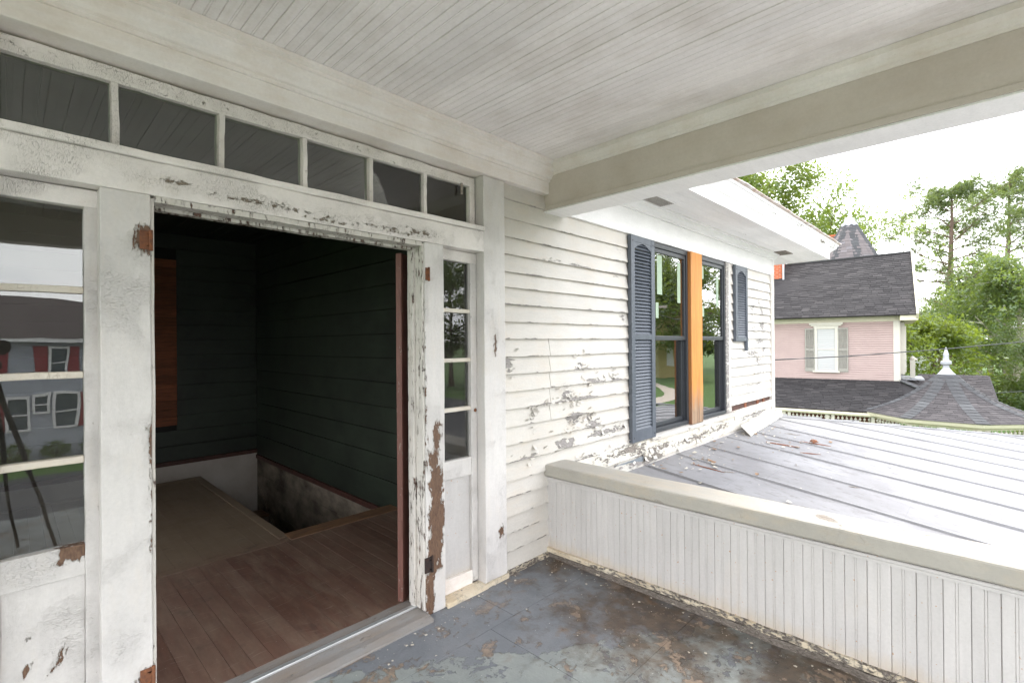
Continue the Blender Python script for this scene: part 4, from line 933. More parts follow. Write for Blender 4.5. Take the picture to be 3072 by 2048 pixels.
m = M(); m.add([(HX1-.028, 5.1, -.42), (HX1-.002, 5.1, -.42), (HX1-.002, 2.6, -2.45), (HX1-.028, 2.6, -2.45), (HX1-.028, 5.1, -.80), (HX1-.002, 5.1, -.80), (HX1-.002, 2.6, -2.8), (HX1-.028, 2.6, -2.8)], [(0, 1, 2, 3), (7, 6, 5, 4), (3, 7, 4, 0), (1, 5, 6, 2), (0, 4, 5, 1)])
m.build('stringer', m_dirtboard, stt)

# ------------------------------------------------------------------ pink house next door
NA = (20.796, .251); NROT = R_(7.27)
ph = thing('pink_house', 'pale pink clapboard house with cream trim, steep charcoal shingle roofs and two turrets', 'house', (NA[0], NA[1], GZ), rotz=NROT, local=True)
ORG[ph.name] = (0, 0, GZ)
# local frame: x = away from us, y = along the facade to the left, z up
def siding(name, mat, P0, P1, z0, z1, pitch=.085, parent=None, out=None):
    m = M(); n = int(round((z1-z0)/pitch)); a = Vector((*P0, 0)); b = Vector((*P1, 0)); d = (b-a).normalized(); nn = Vector((-d.y, d.x, 0))
    if out is not None and nn.dot(Vector((*out, 0))) < 0: nn = -nn
    for i in range(n):
        za = z0+i*pitch; zb = za+pitch
        p = [a+nn*.036, b+nn*.036, b+nn*.002, a+nn*.002]
        zs = [za, za, zb-.013, zb-.013]; q0, q1 = a-nn*.02, b-nn*.02
        vs = [(q.x, q.y, z) for q, z in zip(p, zs)]+[(q0.x, q0.y, za), (q1.x, q1.y, za), (q0.x, q0.y, zb), (q1.x, q1.y, zb), (q0.x, q0.y, zb-.013), (q1.x, q1.y, zb-.013)]
        m.add(vs, [(0, 1, 2, 3), (4, 5, 1, 0), (8, 9, 7, 6), (3, 2, 9, 8)])
    return m.build(name, mat, parent or ph)
siding('siding', m_pink, (0, 9.6), (0, .09), -.06, 2.26, out=(-1, 0))
siding('siding', m_pink, (.03, -.085), (5.6, -.085), -.06, 2.26, out=(0, -1))
M().box(.03, 5.6, -.06, 9.6, GZ, 2.25).build('wall_core', m_porchdark, ph)
M().box(-.03, .03, -.09, .10, -.06, 2.26).build('corner_board', m_creamw, ph); M().box(.0, .20, -.115, -.087, -.06, 2.26).build('corner_board', m_creamw, ph)
M().sweep([(0, 2.24), (.04, 2.24), (.06, 2.30), (.30, 2.34), (.36, 2.40), (.40, 2.45), (0, 2.45)], [(5.9, -.09), (.0, -.09), (.0, 9.6)]).map(lambda x, y, z: (x, y, z)).build('cornice', m_cream, ph)
def shingles(name, mat, quadf, rows, tabw, width, parent=None, lift=.02, seed=1):
    # quadf(u, v) -> point ; u along the course, v up the slope
    r = random.Random(seed); m = M()
    for i in range(rows):
        v0, v1 = i/rows, min(1., (i+1.35)/rows); nt = max(1, int(round(width(v0)/tabw))); off = r.random()/nt
        cuts = [0.]+[min(1, max(0, (k+off*nt+r.uniform(-.18, .18))/nt)) for k in range(nt)]+[1.]
        cuts = sorted(cuts)
        for a, b in zip(cuts[:-1], cuts[1:]):
            if b-a < .15/nt: continue
            P = [Vector(quadf(a+.02*(b-a), v0)), Vector(quadf(b-.02*(b-a), v0)), Vector(quadf(b-.02*(b-a), v1)), Vector(quadf(a+.02*(b-a), v1))]
            nrm = (P[1]-P[0]).cross(P[3]-P[0])
            if nrm.length < 1e-9: continue
            nrm.normalize()
            if nrm.z < 0: nrm = -nrm
            h = lift*r.uniform(.6, 1.3)
            m.add([P[0]+nrm*h, P[1]+nrm*h, P[2]+nrm*.003, P[3]+nrm*.003, P[0], P[1]], [(0, 1, 2, 3), (4, 5, 1, 0)])
    return m.build(name, mat, parent or ph, kind='stuff')
def bil(A, B, Cc, D_):        # A,B eave left/right ; D,C ridge left/right
    A, B, Cc, D_ = map(Vector, (A, B, Cc, D_))
    return lambda u, v: (A*(1-u)+B*u)*(1-v)+(D_*(1-u)+Cc*u)*v
def base_quad(A, B, Cc, D_, name='roof_deck', mat=None, parent=None):
    m = M(); m.quad(A, B, Cc, D_); return m.build(name, mat or m_core, parent or ph)
E0, E1, G1, G0 = (-.46, 9.8, 2.46), (-.46, -.62, 2.46), (2.6, -.57, 5.17), (2.6, 9.8, 4.98)
shingles('roof_shingles', m_shing, bil(E0, E1, G1, G0), 31, .31, lambda v: 10.4, seed=2)
m = M(); m.add([(-.46, 9.8, 2.44), (-.46, -.62, 2.44), (2.6, -.57, 5.15), (2.6, 9.8, 4.96), (5.7, 9.8, 2.4), (5.7, -.62, 2.44)], [(0, 1, 2, 3), (3, 2, 5, 4), (0, 4, 5, 1)]); m.build('roof_deck', m_shing, ph)
m = M(); m.beam((2.6, -.6, 5.18), (2.6, 9.8, 4.99), .16, .05); m.build('ridge_cap', m_ridge, ph)
m = M(); m.beam((-.5, -.60, 2.40), (2.6, -.57, 5.12), .07, .22, up=(-.6, 0, .8)); m.build('rake_board', m_cream, ph)
m = M(); m.beam((5.7, -.60, 2.40), (2.6, -.57, 5.12), .07, .22, up=(.6, 0, .8)); m.build('rake_board', m_cream, ph)
m = M(); m.add([(.1, -.30, 2.44), (5.2, -.30, 2.44), (2.6, -.30, 5.0)], [(0, 1, 2)]); m.build('gable_wall', m_creamw, ph)
m = M(); m.box(-.40, 5.6, -.62, -.09, 2.25, 2.44); m.build('cornice_return', m_cream, ph)
# window in the facade
def house_window(par, x, ya, yb, za, zb, mat_c, mat_p, nm=-1):
    w = M(); w.box(x-.05, x, ya-.12, ya, za-.04, zb+.12); w.box(x-.05, x, yb, yb+.12, za-.04, zb+.12); w.box(x-.049, x, ya, yb, zb, zb+.12); f = w.build('window', mat_c, par, bev=.005)
    M().box(x-.075, x, ya-.22, yb+.22, zb+.12, zb+.17).build('hood', mat_c, f); M().box(x-.10, x, ya-.27, yb+.27, zb+.17, zb+.25).build('hood', mat_c, f)
    M().box(x-.10, x, ya-.16, yb+.16, za-.10, za-.04).build('sill', mat_c, f)
    M().box(x-.02, x-.012, ya, yb, za-.04, zb).build('pane', mat_p, f)
    M().box(x-.035, x-.021, ya, yb, (za+zb)/2-.02, (za+zb)/2+.02).build('meeting_rail', mat_c, f)
    return f
m_blindg = T('blind_behind_glass'); m_blindg.bsdf(m_blindg.mix(m_blindg.mr(m_blindg.m('FRACT', m_blindg.m('MULTIPLY', m_blindg.sep(m_blindg.pos)[2], 20.)), .8, .95), (.42, .435, .43), (.34, .355, .35)), .12); m_blindg = m_blindg.mat
house_window(ph, -.012, 1.96, 2.57, .33, 1.99, m_creamw, m_blindg)
def hshutter(par, x, ya, yb, za, zb, mat, axis=0):
    s = M()
    def b(y0, y1, z0, z1, d0=-.05, d1=-.01):
        (s.box(x+d0, x+d1, y0, y1, z0, z1) if axis == 0 else s.box(y0, y1, x+d0, x+d1, z0, z1))
    b(ya, ya+.045, za, zb); b(yb-.045, yb, za, zb); mid = (za+zb)/2
    for z0, z1 in ((za, za+.13), (mid-.03, mid+.03), (zb-.06, zb)): b(ya+.045, yb-.045, z0, z1)
    b((ya+yb)/2-.008, (ya+yb)/2+.008, za+.13, zb-.06, -.053, -.05)
    f = s.build('window_shutter', mat, par)
    l = M()
    for z0, z1 in ((za+.13, mid-.03), (mid+.03, zb-.06)):
        n = int((z1-z0)/.045)
        for i in range(n):
            z = z0+(z1-z0)*i/n
            vs = [(x-.046, ya+.046, z), (x-.046, yb-.046, z), (x-.016, yb-.046, z+.04), (x-.016, ya+.046, z+.04)] if axis == 0 else [(ya+.046, x-.046, z), (yb-.046, x-.046, z), (yb-.046, x-.016, z+.04), (ya+.046, x-.016, z+.04)]
            l.add(vs, [(0, 1, 2, 3)])
    l.build('louvres', mat, f, kind='stuff'); return f
hshutter(ph, -.012, 2.66, 3.0, .26, 2.03, m_taupe); hshutter(ph, -.012, 1.52, 1.86, .26, 2.03, m_taupe)
# side window seen at a glancing angle
hshutter(ph, -.24, .30, .68, .30, 2.05, m_creamw, 1); hshutter(ph, -.24, 1.30, 1.68, .30, 2.05, m_creamw, 1)
M().box(.28, 1.72, -.25, -.09, .22, 2.20).build('window', m_creamw, ph)
# brick chimneys
def chimney(x0, x1, y0, y1, z0, z1):
    c = M().box(x0+.02, x1-.02, y0+.02, y1-.02, z0, z1).build('chimney', m_mortar, ph); r = random.Random(8); k = 0
    bk = M()
    rows = int((z1-z0)/.085)
    br = {}
    for i in range(rows):
        z = z0+i*.085; off = .115*(i % 2)
        for side in range(2):
            lo, hi = (y0, y1) if side == 0 else (x0, x1)
            q = lo-off
            while q < hi:
                a, b = max(lo, q), min(hi, q+.22)
                if b-a > .03:
                    if side == 0: bk.box(x0, x0+.03, a, b-.012, z, z+.073)
                    else: bk.box(a, b-.012, y0, y0+.03, z, z+.073)
                q += .23
    bk.build('bricks', m_brick, c, kind='stuff')
    M().box(x0-.04, x1+.04, y0-.04, y1+.04, z1, z1+.10).build('cap', m_brick, c)
chimney(1.75, 2.5, 4.06, 4.85, 3.6, 6.0); chimney(8.4, 9.1, 2.15, 2.95, 4.2, 7.2)
M().box(1.68, 1.75, 3.98, 4.05, 4.3, 5.05).build('flashing', m_zinc, ph)
# big turret behind the ridge
def oct_roof(name, c, prof, rows_per, mat, capmat, a0, parent, seed, tabw, R_cap=.10):
    # prof: (r, z) from eave up
    N = 8; L_ = [0]
    for i in range(1, len(prof)): L_.append(L_[-1]+math.hypot(prof[i][0]-prof[i-1][0], prof[i][1]-prof[i-1][1]))
    def at(v):
        d = v*L_[-1]
        for i in range(1, len(prof)):
            if d <= L_[i] or i == len(prof)-1:
                k = (d-L_[i-1])/(L_[i]-L_[i-1]); return (prof[i-1][0]+(prof[i][0]-prof[i-1][0])*k, prof[i-1][1]+(prof[i][1]-prof[i-1][1])*k)
    core = M().lathe(prof, c, 8, a0).build(name, mat, parent)
    rows = int(L_[-1]/rows_per)
    for k in range(N):
        t0, t1 = a0+k*math.pi/4, a0+(k+1)*math.pi/4
        def qf(u, v, t0=t0, t1=t1):
            r, z = at(v); p = Vector((c[0]+r*math.cos(t0), c[1]+r*math.sin(t0), c[2]+z)); q = Vector((c[0]+r*math.cos(t1), c[1]+r*math.sin(t1), c[2]+z)); return p*(1-u)+q*u
        shingles('shingle_course', mat, qf, rows, tabw, lambda v: at(v)[0]*.765, core, .016, seed+k)
        # hip caps: overlapping saddle pieces
        n = int(L_[-1]/.17); hp = M()
        for i in range(n):
            ra, za = at(i/n); rb2, zb = at(min(1, (i+1.25)/n))
            dirv = Vector((math.cos(t0), math.sin(t0), 0)); side = Vector((-math.sin(t0), math.cos(t0), 0)); w = min(.17, ra*.36)
            a = Vector(c)+dirv*ra+Vector((0, 0, za+.045)); b = Vector(c)+dirv*rb2+Vector((0, 0, zb+.018)); dn = dirv*(-.39*w)
            hp.add([a+side*w+dn-Vector((0, 0, .02)), a, a-side*w+dn-Vector((0, 0, .02)), b-side*w*.9+dn, b, b+side*w*.9+dn, a+side*w+dn-Vector((0, 0, .05)), a-Vector((0, 0, .04)), a-side*w+dn-Vector((0, 0, .05))], [(0, 1, 4, 5), (1, 2, 3, 4), (6, 7, 1, 0), (7, 8, 2, 1)])
        hp.build('hip_caps', capmat, core, kind='stuff')
    return core
m_tw = shingle_mat('turret_shingles', (.12, .105, .105), (.18, .155, .15), (.16, .15, .155))
tur = oct_roof('turret_roof', (5.46, 1.67, 0), [(2.3, 3.7), (1.75, 4.5), (1.22, 5.5), (.80, 6.3), (.34, 7.12)], .16, m_tw, m_ridge, R_(22.5-5), ph, 50, .28)
M().lathe([(.36, 7.06), (.34, 7.16), (.20, 7.36), (.10, 7.52), (.05, 7.62), (.06, 7.75), (.03, 7.80), (.035, 8.2), (.01, 8.7)], (5.46, 1.67, 0), 12).build('finial', m_zinc, tur, smooth=False)
M().lathe([(1.9, GZ), (1.9, 3.8)], (5.46, 1.67, 0), 8, R_(17.5)).build('turret_wall', m_pink, ph)
# wrap-around porch roof
shingles('porch_shingles', m_shing, bil((-2.36, 9.8, -1.04), (-2.36, -.2, -1.0), (-.02, -.1, -.03), (-.02, 9.8, -.05)), 20, .31, lambda v: 10, seed=5)
base_quad((-2.36, 9.8, -1.05), (-2.36, -2.3, -1.01), (-.02, -.1, -.045), (-.02, 9.8, -.065), 'porch_roof', m_shing)
shingles('porch_shingles', m_shing2, bil((-2.0, -2.36, -1.0), (6.0, -2.36, -1.0), (6.0, -.11, -.03), (-.04, -.11, -.03)), 20, .31, lambda v: 7, seed=6)
base_quad((-2.36, -2.36, -1.01), (6, -2.36, -1.01), (6, -.11, -.045), (-.04, -.11, -.045), 'porch_roof', m_shing2)
hp = M()
for i in range(14):
    a = Vector((-.05, -.12, -.0)).lerp(Vector((-2.2, -2.2, -.93)), i/14); b = Vector((-.05, -.12, -.0)).lerp(Vector((-2.2, -2.2, -.93)), (i+1.2)/14)
    hp.beam(b, a, .20, .02)
hp.build('hip_caps', m_ridge, ph, kind='stuff')
OC = (-1.53, -1.28, 0)
ot = oct_roof('corner_tower_roof', OC, [(2.42, -.985), (2.0, -.84), (1.55, -.65), (1.1, -.40), (.70, -.10), (.27, .335)], .125, m_shing2, m_ridge, R_(22.5-7), ph, 80, .30)
M().lathe([(.30, .29), (.275, .335), (.21, .40), (.12, .52), (.085, .58), (.085, .65), (.155, .70), (.155, .78), (.085, .83), (.075, .99), (.085, 1.0), (.03, 1.20), (.006, 1.27)], OC, 8, R_(15.5)).build('finial', m_zinc, ot)
# eave trim, frieze and spindles
M().lathe([(2.25, -1.13), (2.36, -1.10), (2.40, -.992), (2.2, -.99)], OC, 8, R_(15.5)).build('tower_cornice', m_cream, ph)
M().lathe([(2.10, -1.20), (2.14, -1.20), (2.14, -1.13), (2.10, -1.13)], OC, 8, R_(15.5)).build('tower_frieze', m_cream, ph)
M().box(-2.42, -2.30, -.15, 9.8, -1.14, -1.045).build('porch_cornice', m_cream, ph, bev=.01)
M().box(-2.30, -2.20, -.15, 9.8, -1.19, -1.14).build('frieze_rail', m_cream, ph); M().box(-2.29, -2.21, -.15, 9.8, -1.42, -1.37).build('frieze_rail', m_cream, ph)
spn = M().lathe([(.010, 0), (.012, .04), (.034, .06), (.042, .085), (.034, .11), (.012, .13), (.010, .18)], (-2.25, .05, -1.37), 8).build('spindle', m_creamw, ph)
for i in range(1, 70): inst(spn, (0, .13*i, 0), ph)
for y in (.55, .72, 1.9, 2.07, 3.3, 3.47, 4.7, 6.0, 8.0): M().box(-2.31, -2.19, y-.05, y+.05, GZ, -1.14).build('porch_post', m_creamw, ph)
for k in range(8):
    t0 = R_(15.5+45*k); t1 = R_(60.5+45*k); p = Vector((OC[0]+2.12*math.cos(t0), OC[1]+2.12*math.sin(t0), 0)); q = Vector((OC[0]+2.12*math.cos(t1), OC[1]+2.12*math.sin(t1), 0))
    if p.x > 1 and q.x > 1: continue
    M().box(p.x-.06, p.x+.06, p.y-.06, p.y+.06, GZ, -1.19).build('porch_post', m_creamw, ph)
    M().beam((p.x, p.y, -1.40), (q.x, q.y, -1.40), .06, .05).build('frieze_rail', m_cream, ph)
    for i in range(1, 12):
        r = p.lerp(q, i/12); inst(spn, (r.x+2.25, r.y-.05, 0), ph)
M().box(-2.3, 6, -2.3, 9.8, GZ, GZ+.8).build('porch_base', m_brick, ph)
# front entry gable beyond the tower
shingles('entry_shingles', m_shing2, bil((2.5, -.8, -.86), (2.5, -3.05, -.86), (4.45, -3.05, .02), (4.45, -.8, .02)), 14, .3, lambda v: 2.3, seed=12)
m = M(); m.add([(2.5, -.8, -.88), (2.5, -3.1, -.88), (4.45, -3.1, .0), (4.45, -.8, .0), (6.4, -3.1, -.88), (6.4, -.8, -.88)], [(0, 1, 2, 3), (3, 2, 4, 5), (1, 4, 2)]); m.build('entry_roof', m_shing2, ph)
M().box(2.7, 6.2, -2.95, -.8, -1.15, -.88).build('entry_cornice', m_cream, ph)
for x in (2.8, 6.1): M().box(x-.08, x+.08, -2.9, -2.74, GZ, -1.15).build('porch_post', m_creamw, ph)
# little balcony on the front
M().box(2.0, 2.2, -.62, -.46, .0, .70).build('balcony_post', m_creamw, ph); M().lathe([(.03, 0), (.07, .03), (.085, .08), (.06, .14), (.01, .17)], (2.1, -.54, .70), 10).build('post_ball', m_creamw, ph)
for z in (.10, .22, .34, .46, .58): M().box(2.12, 3.8, -.56, -.52, z, z+.095).build('balcony_board', m_creamw, ph)
M().box(2.1, 3.8, -.70, -.58, .69, .75).build('balcony_rail', m_creamw, ph)
M().box(1.9, 3.9, -.9, -.085, -.10, -.04).build('balcony_floor', m_zinc, ph)

# ------------------------------------------------------------------ trees
def branch_tree(seed, H, trunk_r, crown_lo, spread, n_limbs, bark, leafmat, n_leaf, leaf_len, clump, name, label, loc, group, up=.35, droop=0., depth=3, rot=0., elong=.45, sph=1.0):
    r = random.Random(seed); q = np.random.default_rng(seed)
    wood = M(); tips = []
    def grow(p, d, L_, rad, lev):
        n = 5; pts = [p]; rr_ = [rad]; dd = d.copy()
        for i in range(n):
            dd = (dd+Vector((r.gauss(0, .16), r.gauss(0, .16), r.gauss(0, .12)+up*.12-droop*.1*lev))).normalized(); pts.append(pts[-1]+dd*(L_/n)); rr_.append(max(.008, rad*(1-.62*(i+1)/n)))
        wood.tube(pts, rr_, 7 if lev == 0 else (5 if lev < 3 else 3), cap=False)
        if lev >= depth: tips.extend(pts[2:]); return
        if lev == depth-1: tips.extend(pts[3:])
        k = r.randint(3, 5)
        for _ in range(k):
            i = r.randint(1 if lev else 2, n); a = r.uniform(0, 6.283); side = dd.orthogonal(); side.rotate(Matrix.Rotation(a, 3, dd))
            nd = (dd*r.uniform(.35, .8)+side*r.uniform(.6, 1.)+Vector((0, 0, up*.5))).normalized()
            grow(pts[i], nd, L_*r.uniform(.45, .72), rr_[i]*.62, lev+1)
    # trunk
    n = 10; pts = []; x = y = 0
    for i in range(n+1):
        pts.append(Vector((x, y, H*.86*i/n))); x += r.gauss(0, .018*H/4); y += r.gauss(0, .018*H/4)
    rad = [trunk_r*(1.25 if i == 0 else 1-.80*i/n) for i in range(n+1)]
    wood.tube(pts, rad, 9, cap=False)
    for k in range(n_limbs):
        f = crown_lo+(1-crown_lo)*((k+r.random())/n_limbs)
        i = min(n, int(f*n)); p = pts[i]; a = k*2.4+r.uniform(-.4, .4)
        prof = math.sin(math.pi*min(1, max(.08, (f-crown_lo)/(1-crown_lo)*.82+.16)))
        d = Vector((math.cos(a), math.sin(a), r.uniform(.1, .55)+up*.6)).normalized()
        grow(p, d, spread*(.40+.62*prof)*r.uniform(.75, 1.1), rad[i]*.55, 1)
    tips = np.array([tuple(t) for t in tips]); N = n_leaf
    idx = q.integers(0, len(tips), N)
    # clumped: leaves crowd round a few hundred twig ends
    c = tips[idx]+q.normal(0, clump, (N, 3))*np.array([1, 1, .75])
    nrm = q.normal(0, 1, (N, 3)); nrm[:, 2] = np.abs(nrm[:, 2])*1.1+.25; nrm /= np.linalg.norm(nrm, axis=1)[:, None]
    t = np.cross(nrm, q.normal(0, 1, (N, 3))); t /= np.linalg.norm(t, axis=1)[:, None]; b = np.cross(nrm, t)
    l = leaf_len*q.uniform(.6, 1.3, (N, 1)); w = l*elong*q.uniform(.7, 1.2, (N, 1))
    V = np.stack([c-t*l*.5, c+b*w*.5+nrm*l*.06, c+t*l*.5-nrm*l*.05, c-b*w*.5+nrm*l*.06], 1).reshape(-1, 3)
    root = thing(name, label, 'tree', loc, group, rotz=rot, local=True)
    ORG[root.name] = (0, 0, 0)
    wood.build('trunk', bark, root)
    raw_mesh('crown', V, 4, leafmat, root, (0, 0, 0))
    return root
def pine(seed, H, trunk_r, lo, spread, label, loc, rot=0., n_tuft=2600, name='pine_tree', group='tall pines beyond the pink house', needles=12, nl=.27):
    r = random.Random(seed); q = np.random.default_rng(seed); wood = M(); tips = []
    n = 14; pts = []; x = y = 0
    for i in range(n+1):
        pts.append(Vector((x, y, H*.97*i/n))); x += r.gauss(0, .05); y += r.gauss(0, .05)
    rad = [trunk_r*(1.2 if i == 0 else 1-.86*(i/n)**1.2) for i in range(n+1)]
    wood.tube(pts, rad, 9, cap=False)
    nb = 34
    for k in range(nb):
        f = lo+(1-lo)*(k/nb)**.9; zz_ = f*n; i = min(n-1, int(zz_)); p = pts[i].lerp(pts[i+1], zz_-i)
        a = k*2.4+r.uniform(-.5, .5); g_ = (f-lo)/(1-lo)
        L_ = spread*(.55+.6*math.sin(math.pi*min(1, g_*.75+.2)))*r.uniform(.55, 1.1)
        if g_ > .85: L_ *= .55
        if g_ < .3 and r.random() < .35: continue
        d = Vector((math.cos(a), math.sin(a), .05+.5*g_)); bp = [p]; br_ = [max(.02, rad[i]*.38)]; dd = d.normalized()
        for j in range(6):
            dd = (dd+Vector((r.gauss(0, .12), r.gauss(0, .12), r.gauss(.05, .08)))).normalized(); bp.append(bp[-1]+dd*L_/6); br_.append(br_[0]*(1-.8*(j+1)/6))
            if j >= 1:
                for _ in range(r.choice((1, 2, 2, 3))):
                    s = Vector((r.gauss(0, 1), r.gauss(0, 1), r.gauss(.25, .4))).normalized(); s = (s+dd*.5).normalized(); l2 = L_*r.uniform(.12, .32)
                    e = bp[-1]+s*l2; wood.tube([bp[-1], bp[-1].lerp(e, .5)+Vector((0, 0, -.03*l2)), e], [br_[-1]*.5, br_[-1]*.35, .008], 4, cap=False); tips.append(e); tips.append(bp[-1].lerp(e, .65))
                    for _ in range(2):
                        e2 = e+Vector((r.gauss(0, .3), r.gauss(0, .3), r.gauss(.12, .18)))*l2; tips.append(e2)
        wood.tube(bp, br_, 5, cap=False); tips.append(bp[-1])
    tips = np.array([tuple(t) for t in tips]); idx = q.integers(0, len(tips), n_tuft)
    c = tips[idx]+q.normal(0, .24, (n_tuft, 3)); K = needles
    d = q.normal(0, 1, (n_tuft, K, 3)); d[..., 2] += .45; d /= np.linalg.norm(d, axis=2)[..., None]
    s = np.cross(d, q.normal(0, 1, (n_tuft, K, 3))); s /= np.linalg.norm(s, axis=2)[..., None]
    l = nl*q.uniform(.6, 1.2, (n_tuft, K, 1)); cc = c[:, None, :]
    V = np.stack([cc-s*.022, cc+s*.022, cc+d*l+s*.012], 2).reshape(-1, 3)
    root = thing(name, label, 'tree', loc, group, rotz=rot, local=True); ORG[root.name] = (0, 0, 0)
    wood.build('trunk', m_barkpine, root); raw_mesh('crown', V, 3, m_needle, root, (0, 0, 0)); return root
def dup(root, loc, rotz, sc=1., label=None, group=None):
    c = root.copy(); COL.objects.link(c); c.location = loc; c.rotation_euler = (0, 0, rotz); c.scale = (sc, sc, sc)
    if label: c['label'] = label
    if group: c['group'] = group
    for ch in list(root.children):
        d = ch.copy(); COL.objects.link(d); d.parent = c
    return c
p1 = pine(3, 19.5, .42, .44, 5.0, 'tall pine with a bare lower trunk just right of the pink gable roof', (57.6, .25, GZ), 0.4, 5200)
p2 = pine(8, 21.8, .42, .46, 5.2, 'taller pine at the far right with a straight mauve trunk', (68.4, -3.6, GZ), 2.0, 5200)
p3 = dup(p1, (84, -2.2, GZ), 2.6, .72, 'short distant pine showing between the two tall pine trunks')
maple = branch_tree(21, 6.4, .16, .28, 2.6, 14, m_bark, m_leaf2, 12000, .24, .30, 'maple_tree', 'low yellow green tree behind the corner tower finial', (36.9, .15, GZ), 'leafy trees right of the pink house', sph=1)
big = branch_tree(33, 11.2, .24, .25, 4.2, 16, m_barkpale, m_leaf3, 20000, .25, .36, 'broadleaf_tree', 'large fresh green tree with a pale trunk at the right edge', (46.2, -3.4, GZ), 'leafy trees right of the pink house', rot=.5)
dup(big, (57, -1.6, GZ), 2.2, .95, 'fresh green tree behind the large pale trunked tree')
dup(big, (41, -5.0, GZ), 4.0, .55, 'lower fresh green tree in front at the right edge of the view')
pec = branch_tree(41, 19.0, .36, .34, 6.2, 18, m_bark, m_leaf, 30000, .27, .42, 'pecan_tree', 'tall spreading green tree rising above the white eave', (34.2, 9.6, GZ), 'tall trees behind the pink house', rot=1.1, depth=3)
dup(pec, (41.5, 7.0, GZ), 3.3, .80, 'green tree crown around the shingled turret tip')
# far tree line
far = branch_tree(55, 12, .3, .2, 4.8, 14, m_bark, m_leaf4, 9000, .42, .5, 'far_tree', 'round dark tree in the hazy far row beyond the lawn', (95, 3, GZ), 'far row of trees', rot=0, depth=2)
FT = [(105, 9, 1., .8), (110, -1, 2., .9), (125, 5, 3., .9), (92, -8, 1.4, .85), (130, 14, .3, 1.1), (120, -14, 5, 1.), (75, 12, 2.7, .9), (72, -9.5, 4.2, .75), (80, 22, .9, 1.1), (62, 28, 3.7, 1.2), (45, 34, 2.2, 1.2)]
FL = ['dark tree left in the far row behind the pink gable', 'dark far tree between the pine trunks', 'pale hazy far tree beyond the white building', 'dark far tree right of the second pine trunk', 'tall far tree hidden low behind the pink roof', 'far tree at the right edge behind the leaves', 'dark tree just behind the front porch gable', 'low dark tree under the right hand leaves', 'tall dark tree behind the pink house ridge', 'dark tree behind our house to the left of the pink house', 'dark tree far left hidden behind the white house']
for (x, y, a, s), l_ in zip(FT, FL): dup(far, (x, y, GZ), a, s, l_)
# trees across the street, seen mirrored in the window glass
MT = [(62, -27.5, 1., 1.35, 'broad dark tree across the street mirrored in the right hand sash'), (52, -33, 2.4, 1.5, 'tall dark tree across the street mirrored left in the sashes'), (75, -40, .5, 1.7, 'tallest dark tree across the street beyond the yellow house'), (44, -38, 3.3, 1.5, 'dark tree across the street mirrored in the middle of the window'), (90, -30, 5.2, 1.4, 'dark tree across the street far down the road'), (36, -46, 4.4, 1.3, 'dark tree behind the grey house garden'), (22, -50, .2, 1.2, 'dark tree mirrored in the right sidelight'), (30, -60, 1.2, 1.4, 'dark tree farther back mirrored in the right sidelight'), (8, -52, 2.9, 1.1, 'dark tree right behind the grey house'), (-16, -46, 5.7, 1.3, 'dark tree left behind the grey house'), (100, -52, 3., 1.7, 'large dark tree at the end of the street')]
for x, y, a, s, l_ in MT: dup(far, (x, y, GZ), a, s, l_, 'trees across the street')
dup(p1, (48, -29.5, GZ), 1.2, 1.0, 'pine across the street mirrored high in the first sash', 'pines across the street'); dup(p2, (57, -36, GZ), 2.9, 1.0, 'pine across the street mirrored high in the second sash', 'pines across the street')
# shrubs
def bush(seed, loc, rx, rz_, label, mat, n=1500, group='garden shrubs', ll=.11, cat='shrub'):
    q = np.random.default_rng(seed); root = thing('shrub', label, cat, loc, group, local=True); ORG[root.name] = (0, 0, 0)
    st = M()
    for k in range(6):
        a = k*1.05; st.tube([(0, 0, 0), (rx*.3*math.cos(a), rx*.3*math.sin(a), rz_*.5), (rx*.6*math.cos(a), rx*.6*math.sin(a), rz_*.8)], [.03, .02, .008], 4)
    st.build('stem', m_bark, root)
    d = q.normal(0, 1, (n, 3)); d /= np.linalg.norm(d, axis=1)[:, None]; rad = q.uniform(.55, 1.05, (n, 1))**.5
    lum = 1+.16*np.sin(d[:, :1]*7+seed)*np.cos(d[:, 1:2]*6)+.1*np.sin(d[:, 2:]*9)
    c = d*rad*lum*np.array([rx, rx, rz_*.5])+np.array([0, 0, rz_*.55])
    nrm = d+q.normal(0, .7, (n, 3)); nrm /= np.linalg.norm(nrm, axis=1)[:, None]
    t = np.cross(nrm, q.normal(0, 1, (n, 3))); t /= np.linalg.norm(t, axis=1)[:, None]; b = np.cross(nrm, t); l = ll*q.uniform(.6, 1.3, (n, 1))
    V = np.stack([c-t*l*.5, c+b*l*.3, c+t*l*.5, c-b*l*.3], 1).reshape(-1, 3)
    raw_mesh('foliage', V, 4, mat, root, (0, 0, 0)); return root
bush(1, (22.0, -3.8, GZ), 1.25, 2.6, 'bright leafy shrub below the corner tower eave', m_leaf3, 4200)
bush(2, (24.2, -4.6, GZ), 1.2, 2.2, 'rounded shrub behind the bright leafy shrub by the tower', m_leaf4, 3600)
for k, (x, y, rx, hz, l_, mt) in enumerate(((40.5, -4.7, 1.5, 2.6, 'tall leafy shrub at the right edge just beyond the tower eave', m_leaf3), (43.0, -2.6, 1.6, 2.7, 'broad dark shrub right of the entry roof below the trees', m_leaf), (42.3, -.7, 1.4, 3.0, 'dark shrub between the finial tree and the entry roof', m_leaf4), (48.5, -4.6, 2.0, 3.8, 'tall far shrub behind the pale trunk at the right edge', m_leaf))): bush(30+k, (x, y, GZ), rx, hz, l_, mt, 5200, 'garden shrubs', .17)
